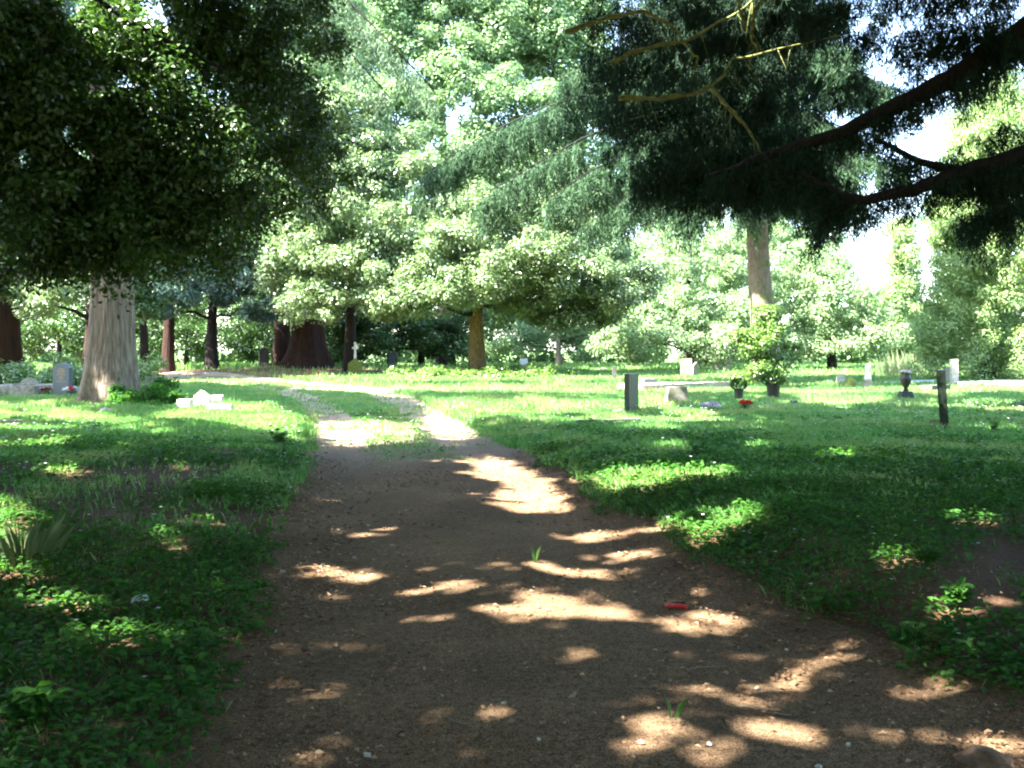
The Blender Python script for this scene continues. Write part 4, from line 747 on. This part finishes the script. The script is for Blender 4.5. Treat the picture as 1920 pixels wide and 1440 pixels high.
bush('dark_bush', 'low dark mound of weeds at the right edge behind the thin dark post', 'bush', [pb(1870, 762, 24, 45, 9, .5), pb(1930, 760, 24, 45, 12, .5), pb(1980, 760, 24, 45, 12, .5)], 'dark_leaf', .08, k=10, n=150, r=(.12, .25), flat=.7)
def reeds():
    c = (X(1690, 52), 52); t = thing('tall_grass_clump', 'clump of tall pale feathery grass behind the flower urn', 'tall grass', (c[0], c[1], gz(*c))); n = 420
    x = R.normal(size=n) * .9; y = R.normal(size=n) * .5; h = R.uniform(.5, 1.5, n) * np.exp(-(x / 1.6) ** 2); a = R.uniform(0, 6.28, n); P = np.stack([x, y, 0 * x], 1)
    D = unit(np.stack([.18 * np.cos(a), .18 * np.sin(a), 1 + 0 * a], 1)); V, Q = leafgeo(P, D, np.tile([0, -1., 0], (n, 1)) + R.normal(size=(n, 3)) * .3, h + .3, .035 + 0 * h, .05); mesh_np('blade', V, Q, M['reed'], t)['kind'] = 'stuff'
reeds()
def stem_plant(px, py, n, h, label, mat='cover', leaf=.09):
    p = at(px, py); t = thing('leafy_weed', label, 'weed', p); V, Q, off = [], [], 0; mb = MB()
    for i in range(n):
        a = random.uniform(0, 6.28); tp = Vector((math.cos(a) * h * .35, math.sin(a) * h * .35, h * random.uniform(.6, 1.1))); mb.tube([(0, 0, -.02), tp * .5 + Vector((0, 0, .02)), tp], [.006, .005, .003], 5)
        m = 8; q = np.linspace(.3, 1, m); P = np.outer(q, np.array(tp)); aa = R.uniform(0, 6.28, m); D = np.stack([np.cos(aa), np.sin(aa), .2 + 0 * aa], 1); N = np.tile([0., 0, 1], (m, 1)) + R.normal(size=(m, 3)) * .25
        v, f = leaf6(P, D, N, leaf * R.uniform(.6, 1.2, m), leaf * .5 * R.uniform(.7, 1.2, m)); V.append(v); Q.append(f + off); off += len(v)
    mb.build('stem', 'cover', t); mesh_np('foliage', np.concatenate(V), np.concatenate(Q), M[mat], t)
stem_plant(1740, 1130, 7, .16, 'sunlit leafy weed on the brown soil at lower right'); stem_plant(1790, 1190, 8, .15, 'broad leafy weed below the other on the brown soil at right')
stem_plant(1700, 1225, 5, .1, 'small bright weed at the edge of the brown soil'); stem_plant(60, 1400, 8, .16, 'large leafed weed lit in the bottom left corner', leaf=.11)
stem_plant(1860, 830, 6, .22, 'pale leafy sapling right of the thin dark post'); stem_plant(1305, 885, 6, .2, 'bright weed standing in shade on the right lawn'); stem_plant(525, 845, 9, .3, 'dark weed at the left edge of the track', leaf=.12)
def tuft(px, py, n, h, label, mat='grass', wd=.008, sp=.12):
    p = at(px, py); t = thing('grass_tuft', label, 'grass tuft', p); a = R.uniform(0, 6.28, n); r = R.random(n) * sp; P = np.stack([np.cos(a) * r, np.sin(a) * r, 0 * a], 1); hh = h * R.uniform(.5, 1.2, n)
    s = np.stack([-np.sin(a), np.cos(a), 0 * a], 1) * wd; o = np.stack([np.cos(a), np.sin(a), 0 * a], 1); up = np.array([0, 0, 1.])
    V = np.stack([P - s, P + s, P + s * .8 + o * (hh * .15)[:, None] + up * (hh * .6)[:, None], P + o * (hh * .5)[:, None] + up * (hh * .95)[:, None], P - s * .8 + o * (hh * .15)[:, None] + up * (hh * .6)[:, None]], 1).reshape(-1, 3)
    mesh_np('blade', V, np.arange(5 * n).reshape(n, 5), M[mat], t)['kind'] = 'stuff'
tuft(40, 1090, 110, .30, 'tall pale grass tuft at the left edge', 'reed', sp=.2, wd=.004); tuft(1003, 1052, 5, .16, 'thin lone grass blades sprouting from the middle of the track', sp=.02, wd=.005)
tuft(1262, 1350, 3, .12, 'single green blade on the track at lower right', sp=.01, wd=.003); tuft(585, 795, 6, .35, 'pale upright grass stalk at the left verge', 'reed', .01, .03)

# ------------------------------------------------------------------ graves
def outline(kind, w_, h):
    a = w_ / 2
    if kind == 'flat': return [(-a, -.15), (a, -.15), (a, h), (-a, h)]
    if kind == 'peak': return [(-a, -.15), (a, -.15), (a, h * .78), (0, h), (-a, h * .78)]
    if kind == 'taper': return [(-a, -.15), (a, -.15), (a * .76, h), (-a * .74, h * .98)]
    if kind == 'round': return [(-a, -.15), (a, -.15), (a, h - a * .8)] + [(a * math.cos(q), h - a * .8 + a * .8 * math.sin(q)) for q in np.linspace(.25, math.pi - .25, 9)] + [(-a, h - a * .8)]
    if kind == 'ogee':
        r = [(a, h * .86), (a * .8, h * .885), (a * .6, h * .93), (a * .35, h * .975), (0, h)]; return [(-a, -.15), (a, -.15)] + r + [(-x, z) for x, z in r[-2::-1]]
def headstone(px, py, wpx, hpx, kind, mat, label, thick=.1, rz=0, name='headstone', rx=0, ry=0, base=True, group=None, loc=None):
    p = loc or at(px, py); Y = p.y; w_ = wpx * Y / F; h = hpx * Y / F; t = thing(name, label, 'headstone', p, rz, group, rx, ry)
    MB().prism(outline(kind, w_, h), -thick / 2, thick / 2).build('slab', mat, t, bevel=min(.012, thick * .1), jit=.003)
    if base: MB().box(-w_ * .62, w_ * .62, -thick, thick, -.1, .09, .01, .01).build('plinth', mat, t, bevel=.008)
    return t
def flowers(px, py, rpx, mats, label, name='flower_bunch', pot=True, hpx=None, n=14, loc=None, lift=0, potmat='pot'):
    p = loc or at(px, py); Y = p.y; r = rpx * Y / F; t = thing(name, label, 'flowers', p); t.location.z += lift; ph = r * .7 if pot else .02
    if pot: MB().lathe([(r * .32, -.02), (r * .38, ph * .3), (r * .48, ph * .8), (r * .52, ph), (r * .44, ph), (r * .4, ph * .9)], 16).build('vase', potmat, t, smooth=True)
    st = MB(); groups = {}
    for i in range(n):
        a = i * 2.4; q = math.sqrt((i + .5) / n); c = Vector((r * q * math.cos(a), r * .8 * q * math.sin(a), ph + r * (.75 - .35 * q * q) + random.uniform(-.1, .1) * r)); st.tube([(0, 0, ph * .8), c * .6 + Vector((0, 0, ph * .3)), c], [.006, .005, .004], 5)
        groups.setdefault(mats[i % len(mats)], []).append(c)
    st.build('stem', 'cover', t)
    for mt, cs in groups.items():
        for c in cs:
            k = 16; d = rnd_dir(k); d[:, 2] = np.abs(d[:, 2]); V, Q = leafgeo(np.tile(np.array(c), (k, 1)), d, rnd_dir(k), r * .34, r * .26); mesh_np('bloom', V, Q, M[mt], t)
    k = 40; P = rnd_dir(k) * r * .55 + np.array([0, 0, ph + r * .25]); V, Q = leafgeo(P, rnd_dir(k), rnd_dir(k), r * .4, r * .2); mesh_np('foliage', V, Q, M['cover'], t)
    return t
# --- left of the track
p = at(118, 748); t = thing('headstone', 'blue grey slate headstone with gilt lettering left of the pale trunk', 'headstone', p, math.radians(-24)); s = p.y / F
w_, h = 42 * s, 66 * s
MB().prism(outline('ogee', w_, h), -.08, .08).build('slab', 'granite_blue', t, bevel=.01)
MB().box(-w_ * .6, w_ * .6, -.14, .14, -.1, .06).build('plinth', 'granite_blue', t, bevel=.01)
for i, (zz, ww) in enumerate([(.82, .3), (.775, .42), (.735, .5), (.69, .34), (.65, .56), (.60, .26), (.56, .3), (.52, .22), (.46, .6)]):
    mb = MB(); x = -w_ * ww / 2
    while x < w_ * ww / 2:
        l_ = random.uniform(.012, .04); mb.box(x, x + l_, -.0835, -.0805, h * zz, h * zz + .016); x += l_ + .009
    mb.build('inscription_line', 'gold', t)
flowers(88, 747, 11, ['red', 'red', 'cover'], 'red flowers in a dark pot left of the slate headstone', n=9)
flowers(134, 750, 14, ['white_fl', 'lilac', 'red', 'white_fl'], 'white, purple and red flowers before the slate headstone', n=14, potmat='stone_grey')
def kerbset(px0, py0, px1, py1, name, label, mat, hgt=.14, wd=.16, seg=None, depth=None, cat='grave kerb', group=None):
    a = at(px0, py0); b = at(px1, py1); d = b - a; d.z = 0; L_ = d.length; rz = math.atan2(d.y, d.x); t = thing(name, label, cat, a, rz, group)
    n = seg or 1; g = .006
    for i in range(n): MB().box(L_ * i / n + g, L_ * (i + 1) / n - g, -wd / 2, wd / 2, -.12, hgt * random.uniform(.92, 1.05)).build('kerb_stone', mat, t, bevel=.012, jit=.006)
    if depth:
        for x in (wd / 2, L_ - wd / 2): MB().box(x - wd / 2, x + wd / 2, wd / 2 + .005, depth, -.12, hgt * .96).build('kerb_stone', mat, t, bevel=.012, jit=.006)
        MB().box(.0, L_, depth + .005, depth + wd, -.12, hgt * .97).build('kerb_stone', mat, t, bevel=.012, jit=.006)
    return t
kerbset(-30, 748, 68, 748, 'grave_kerb', 'grey stone kerb of a grave at the left edge behind the grass', 'kerb', hgt=.42, wd=.2, depth=1.5)
headstone(50, 745, 34, 30, 'round', 'stone_grey', 'small rounded grey stone leaning low behind the left kerb', loc=at(50, 738), rx=-.5, base=False)
headstone(287, 748, 34, 40, 'flat', 'stone_grey', 'pale mottled square headstone half hidden by weeds right of the pale trunk', thick=.1, rz=.2, rx=-.12, ry=.06)
kerbset(-40, 808, 46, 806, 'grave_kerb', 'worn flat kerb stone sunk in grass at the left edge', 'kerb', hgt=.11, wd=.22)
kerbset(52, 806, 104, 803, 'grave_kerb', 'short grey kerb stone next to the worn one in the left grass', 'stone_grey', hgt=.06, wd=.16)
# broken white memorial
p = at(378, 772); s = p.y / F
t = thing('white_stone', 'upright white pointed stone of the broken memorial left of the track', 'stone', p, .15); MB().prism([(-.19, -.1), (.2, -.1), (.21, .34), (.05, .50), (-.02, .50), (-.18, .36)], -.1, .1).build('block', 'stone_white', t, bevel=.02, jit=.012)
p = at(347, 774); t = thing('white_stone', 'squat white block left of the pointed white stone', 'stone', p, -.1); MB().box(-.19, .19, -.14, .14, -.1, .3, .02, .02).build('block', 'stone_white', t, bevel=.025, jit=.012)
p = at(404, 762); t = thing('white_stone', 'small white bar stone behind and right of the pointed white stone', 'stone', p, .1); MB().box(-.22, .22, -.1, .1, -.1, .27, .01, .01).build('block', 'stone_white', t, bevel=.02, jit=.01)
p = at(412, 776); t = thing('white_stone', 'long low white slab in front of the pointed white stone', 'stone', p, .05); MB().box(-.36, .36, -.16, .16, -.1, .2, .05, .03).build('block', 'stone_white', t, bevel=.025, jit=.014)
p = at(197, 780); t = thing('rock', 'small pale rock in the grass at the foot of the pale trunk', 'rock', p); MB().rock((0, 0, .04), (.13, .1, .09), 3).build('stone', 'stone_white', t)
# --- under the far trees
headstone(495, 690, 18, 32, 'round', 'stone_dark', 'small dark headstone left of the huge red trunk', thick=.2, loc=Vector((X(495, 62), 62, gz(X(495, 62), 62) + .1)), rz=.4)
p = Vector((X(666, 56), 56, gz(X(666, 56), 56) - .02)); s = 56 / F
t = thing('cross_memorial', 'pale stone cross on a mossy green pointed pedestal right of the huge red trunk', 'gravestone', p, .08)
MB().prism([(-13 * s, -.2), (13 * s, -.2), (13 * s, 17 * s), (0, 27 * s), (-13 * s, 17 * s)], -.22, .22).build('pedestal', 'stone_moss', t, bevel=.02)
c = MB(); a = 2 * s; z0 = 24 * s; z1_ = 57 * s; zc = 46 * s; c.prism([(-a * 1.2, z0), (a * 1.2, z0), (a, zc - a), (5.5 * s, zc - a), (5.5 * s, zc + a), (a, zc + a), (a, z1_), (-a, z1_), (-a, zc + a), (-5.5 * s, zc + a), (-5.5 * s, zc - a), (-a, zc - a)], -.07, .07)
c.build('cross', 'marble', t, bevel=.012)
headstone(735, 698, 18, 32, 'flat', 'stone_dark', 'dark upright headstone between the cross and the ochre trunk', thick=.35, rz=.5)
def lowstone(px, py, wpx, hpx, mat, label, seed): 
    p = at(px, py); s = p.y / F; t = thing('grave_stone', label, 'gravestone', p, random.uniform(-.3, .3)); MB().rock((0, 0, hpx * s * .3), (wpx * s / 2, wpx * s / 3, hpx * s * .7), seed).build('stone', mat, t)
lowstone(808, 697, 16, 9, 'marble', 'low white rounded stone left of the ochre trunk', 5); lowstone(693, 696, 18, 8, 'stone_grey', 'low pale stone just right of the cross memorial', 6)
headstone(984, 701, 14, 26, 'flat', 'marble', 'white headstone leaning back right of the ochre trunk', thick=.18, rz=.35, ry=-.1)
lowstone(1078, 700, 20, 9, 'marble', 'white low grave mound behind the lawn left of the near dark headstone', 7); lowstone(1130, 700, 18, 10, 'stone_white', 'pale rounded grave stone under the holly branches', 8); lowstone(1103, 700, 10, 5, 'stone_grey', 'tiny grey stone between two white grave mounds', 9)
headstone(1152, 718, 8, 30, 'flat', 'stone_dark', 'narrow dark marker stone behind the near dark headstone', thick=.1, base=False)
# --- right lawn
t = headstone(1184, 778, 50, 73, 'flat', 'granite_black', 'thick dark polished headstone standing alone at the right of the track', thick=.13, rz=math.radians(62), base=False)
flowers(1160, 784, 11, ['white_fl', 'lilac', 'white_fl', 'red'], 'white flowers lying left of the thick dark headstone', pot=False, n=9)
headstone(1268, 767, 46, 38, 'taper', 'stone_grey', 'squat grey tapering stone stump right of the thick dark headstone', thick=.35, rz=.1, base=False)
kerbset(1200, 737, 1368, 731, 'grave_kerb', 'long low wall of pale stones behind the squat grey stump', 'kerb', hgt=.3, wd=.25, seg=9, depth=1.0)
kerbset(1203, 731, 1228, 730, 'kerb_block', 'two loose pale blocks lying on the left end of the low wall', 'kerb', hgt=.44, wd=.25, seg=2, cat='stone')
headstone(1288, 710, 22, 37, 'flat', 'stone_grey', 'left of the two leaning grey headstones behind the low wall', thick=.14, ry=-.05, base=False); headstone(1303, 711, 14, 32, 'peak', 'stone_grey', 'right of the two leaning grey headstones behind the low wall', thick=.12, rz=.5, ry=.08, base=False)
headstone(1344, 702, 13, 27, 'round', 'stone_grey', 'rounded grey headstone left of the ivy bush', thick=.15, base=False); headstone(1365, 702, 13, 30, 'flat', 'stone_grey', 'square topped grey headstone touching the ivy bush', thick=.15, rz=.3, base=False)
kerbset(1082, 808, 1200, 803, 'grave_kerb', 'dark kerb stone sunk in the grass below the thick dark headstone', 'stone_dark', hgt=.10, wd=.12, seg=1); kerbset(1230, 803, 1410, 803, 'grave_kerb', 'dark mossy kerb hidden in grass below the red flowers', 'stone_dark', hgt=.05, wd=.12, seg=2)
flowers(1398, 776, 13, ['red'], 'bunch of red flowers in a dark pot on the right lawn', n=16)
flowers(1333, 778, 18, ['lilac', 'white_fl', 'lilac'], 'low pale lilac flowers left of the red flowers', n=20, pot=False)
def vase(px, py, wpx, hpx, label, plant=True):
    p = at(px, py); s = p.y / F; r = wpx * s / 2; h = hpx * s; t = thing('dark_vase', label, 'vase', p); MB().lathe([(r * .8, -.05), (r * .85, h * .3), (r, h * .75), (r * 1.05, h * .8), (r * .9, h * .8), (r * .85, h * .7)], 18).build('vase', 'pot', t, smooth=True)
    k = 160; P = rnd_dir(k) * np.array([r * 1.3, r * 1.2, h * .28]) + np.array([0, 0, h * .95]); V, Q = leafgeo(P, unit(P - np.array([0, 0, h * .6])), rnd_dir(k), r * .9, r * .4); mesh_np('plant', V, Q, M['dark_leaf'], t)
vase(1450, 753, 26, 40, 'tall dark vase of foliage in front of the ivy bush'); vase(1385, 757, 18, 34, 'dark plant pot with spreading dark leaves left of the tall dark vase')
lowstone(1488, 765, 20, 12, 'granite_black', 'small dark stone lying right of the tall dark vase', 11)
# urn of flowers on a stepped base
p = at(1698, 757); s = p.y / F; t = thing('flower_urn', 'dark urn holding pink flowers on a stepped black base, right lawn', 'urn', p)
b = MB(); b.box(-17 * s, 17 * s, -17 * s, 17 * s, -.1, 9 * s, 2 * s, 2 * s); b.build('base', 'granite_black', t, bevel=.01)
MB().box(-12 * s, 12 * s, -12 * s, 12 * s, 9.2 * s, 20 * s, 3 * s, 3 * s).build('upper_base', 'granite_black', t, bevel=.01)
MB().lathe([(5 * s, 20.2 * s), (3.5 * s, 25 * s), (4 * s, 27 * s), (9 * s, 36 * s), (10.5 * s, 42 * s), (9.5 * s, 48 * s), (6 * s, 51 * s), (7 * s, 53 * s), (5 * s, 53 * s)], 20).build('bowl', 'pot', t, smooth=True)
flowers(0, 0, 11, ['pink', 'white_fl', 'lilac'], 'pink and white flowers filling the dark urn', pot=False, n=12, loc=p.copy(), lift=49 * s)
headstone(1772, 819, 15, 113, 'flat', 'green_post', 'thin dark green headstone seen edge on at the right', thick=.5, rz=math.radians(-24), base=False, ry=-.07)
bush('dead_wreath', 'dark clump of dead flowers beside the thin dark green headstone', 'wreath', [pb(1754, 798, 18.2, 9, 6, .12)], 'litter', .05, k=10, n=60, r=(.04, .08), flat=.8)
lowstone(1668, 850, 36, 10, 'stone_dark', 'dark low stone sunk in the shaded grass right of middle', 12)
# small white statue group and bright far graves
p = at(1627, 733); s = p.y / F; t = thing('white_figure', 'small white figure on a white pedestal left of the urn', 'statue', p)
MB().box(-7 * s, 7 * s, -7 * s, 7 * s, -.1, 20 * s, 1 * s, 1 * s).build('pedestal', 'stone_grey', t, bevel=.01)
MB().lathe([(6 * s, 20.2 * s), (7 * s, 24 * s), (5 * s, 31 * s), (3 * s, 38 * s), (4.5 * s, 42 * s), (4.5 * s, 46 * s), (2 * s, 50 * s)], 14).build('figure', 'marble', t, smooth=True)
headstone(1576, 725, 16, 24, 'round', 'stone_white', 'small cream rounded headstone left of the white figure', thick=.1); lowstone(1597, 731, 18, 22, 'stone_moss', 'small green mossy stone between the cream headstone and the white figure', 13)
headstone(1790, 728, 14, 54, 'flat', 'stone_white', 'tall narrow white headstone behind the thin dark green one', thick=.15, ry=-.03, base=False); headstone(1776, 722, 9, 34, 'flat', 'stone_grey', 'grey stone tucked left of the tall narrow white headstone', thick=.12, base=False)
kerbset(1735, 738, 1770, 736, 'grave_kerb', 'dark flat ledger stone between the urn and the tall white headstone', 'stone_dark', hgt=.28, wd=.5)
kerbset(1640, 726, 1690, 725, 'grave_kerb', 'white marble kerb left of the flower urn', 'marble', hgt=.2, wd=.2); kerbset(1710, 724, 1765, 723, 'grave_kerb', 'white marble kerb right of the flower urn', 'marble', hgt=.25, wd=.2)
kerbset(1800, 730, 1860, 729, 'grave_kerb', 'bright kerb below the left pair of pink flowers', 'marble', hgt=.3, wd=.3); kerbset(1866, 729, 1925, 729, 'grave_kerb', 'bright kerb below the right pair of pink flowers', 'marble', hgt=.3, wd=.3)
flowers(1852, 716, 11, ['pink', 'pink', 'red', 'white_fl'], 'pink flowers on a white pot, left one of two at far right', n=12, potmat='marble'); flowers(1890, 717, 12, ['pink', 'white_fl', 'pink'], 'pink and white flowers on a white pot, right one of two at far right', n=12, potmat='marble')
headstone(1911, 712, 9, 34, 'round', 'stone_white', 'narrow white headstone at the right edge', thick=.15, base=False)
lowstone(1560, 722, 20, 8, 'marble', 'white low stone in the bright grass left of the cream headstone', 14); lowstone(1540, 718, 24, 8, 'stone_dark', 'dark low stone beyond the bright lawn', 15); lowstone(1500, 728, 22, 6, 'stone_white', 'flat white stone just right of the ivy bush', 16)
lowstone(800, 790, 1, 1, 'stone_white', 'tiny pale pebble on the middle grass of the track', 17)
# --- litter on the ground
def crumple(px, py, w_, d, h, mat, name, label, cat, seed):
    p = at(px, py); t = thing(name, label, cat, p + Vector((0, 0, .035)), random.uniform(-.3, .3)); rr = random.Random(seed); n, m = 9, 6; vs = []; fs = []
    for i in range(n):
        for j in range(m):
            u, v = i / (n - 1) - .5, j / (m - 1) - .5; vs.append((u * w_ * (1 - .3 * abs(v)), v * d * (1 - .4 * abs(u)), h * (1 - 2.2 * u * u - 2 * v * v) * rr.uniform(.55, 1.2)))
    for i in range(n - 1):
        for j in range(m - 1): a = i * m + j; fs.append((a, a + m, a + m + 1, a + 1))
    mb = MB(); mb.add(vs, fs); mb.add([(x, y, z - .008) for x, y, z in vs], [f[::-1] for f in fs]); mb.build('wrapper_sheet', mat, t, smooth=True); return t
crumple(263, 1165, .10, .09, .045, 'plastic_white', 'plastic_cup', 'crushed white plastic cup lying in the weeds at lower left', 'litter', 1)
t = crumple(1268, 1134, .15, .07, .018, 'plastic_red', 'sweet_wrapper', 'crumpled red wrapper with black edge on the track', 'litter', 2)
MB().box(-.03, .05, .03, .045, .012, .018).build('black_strip', 'plastic_black', t, jit=.004)
crumple(608, 797, .2, .12, .05, 'plastic_white', 'paper_scrap', 'white scrap of paper at the left verge of the track', 'litter', 3)
p = at(1850, 1425); t = thing('clod', 'rough reddish clod of earth in the bottom right corner', 'clod', p); MB().rock((0, 0, .02), (.10, .08, .075), 21).build('earth_lump', 'clay', t)
PEB = ['pale pebble on the dark soil right of the red wrapper', 'pale pebble in the long sun patch near the bottom right', 'pale pebble at the bottom edge, middle of the track', 'pale pebble in the sun patch at bottom right of centre', 'flat pale pebble at the bottom left of the track', 'pale pebble at the left verge in the shade', 'pale pebble at the left verge, below the long sun streak', 'pale pebble by the weeds at the lower left verge', 'pale pebble between the lone grass blade and the red wrapper', 'pale pebble on the soil near the right sun streak', 'pale pebble above the left sun streak', 'pale pebble just right of the left sun streak', 'pale pebble among leaf scraps left of the track centre', 'pale pebble at the very bottom right edge', 'pale pebble in the small sun patch low on the track']
TWG = ['long twig beside the left sun patches', 'twig lying aslant on the lower right of the track', 'short thick twig at the bottom edge right of centre', 'longest twig near the left verge', 'short twig below the small sun patch', 'twig right of the bright central sun patch', 'short twig low in the middle of the track']
for i, (px, py, sz) in enumerate([(1475, 1218, .012), (1590, 1385, .014), (1010, 1395, .012), (1330, 1400, .016), (688, 1405, .02), (640, 990, .02), (530, 1075, .022), (515, 1185, .018), (1190, 1105, .015), (1420, 1285, .014), (690, 980, .02), (735, 1020, .018), (665, 1040, .02), (1535, 1432, .02), (945, 1325, .012)]):
    p = at(px, py); t = thing('pebble', PEB[i], 'pebble', p + Vector((0, 0, .025)), random.uniform(0, 3), 'pale pebbles on the earth track'); MB().rock((0, 0, .004), (sz, sz * .7, sz * .5), 30 + i).build('stone', 'stone_white', t)
for i, (px, py, L_, a) in enumerate([(700, 1130, .3, .1), (1430, 1330, .25, -.5), (1545, 1430, .16, .9), (620, 1130, .35, .05), (840, 1350, .2, 2.4), (1320, 1250, .2, .3), (1090, 1300, .15, 1.2)]):
    p = at(px, py); t = thing('twig', TWG[i], 'twig', p + Vector((0, 0, .03)), a, 'dry twigs on the earth track'); MB().tube([(-L_ / 2, 0, 0), (-L_ * .1, .012, .006), (L_ * .2, -.008, .004), (L_ / 2, .01, 0)], [.004, .005, .004, .002], 6).build('stick', 'bark_grey', t)
print('objects', len(bpy.data.objects), 'verts', sum(len(m.vertices) for m in bpy.data.meshes))
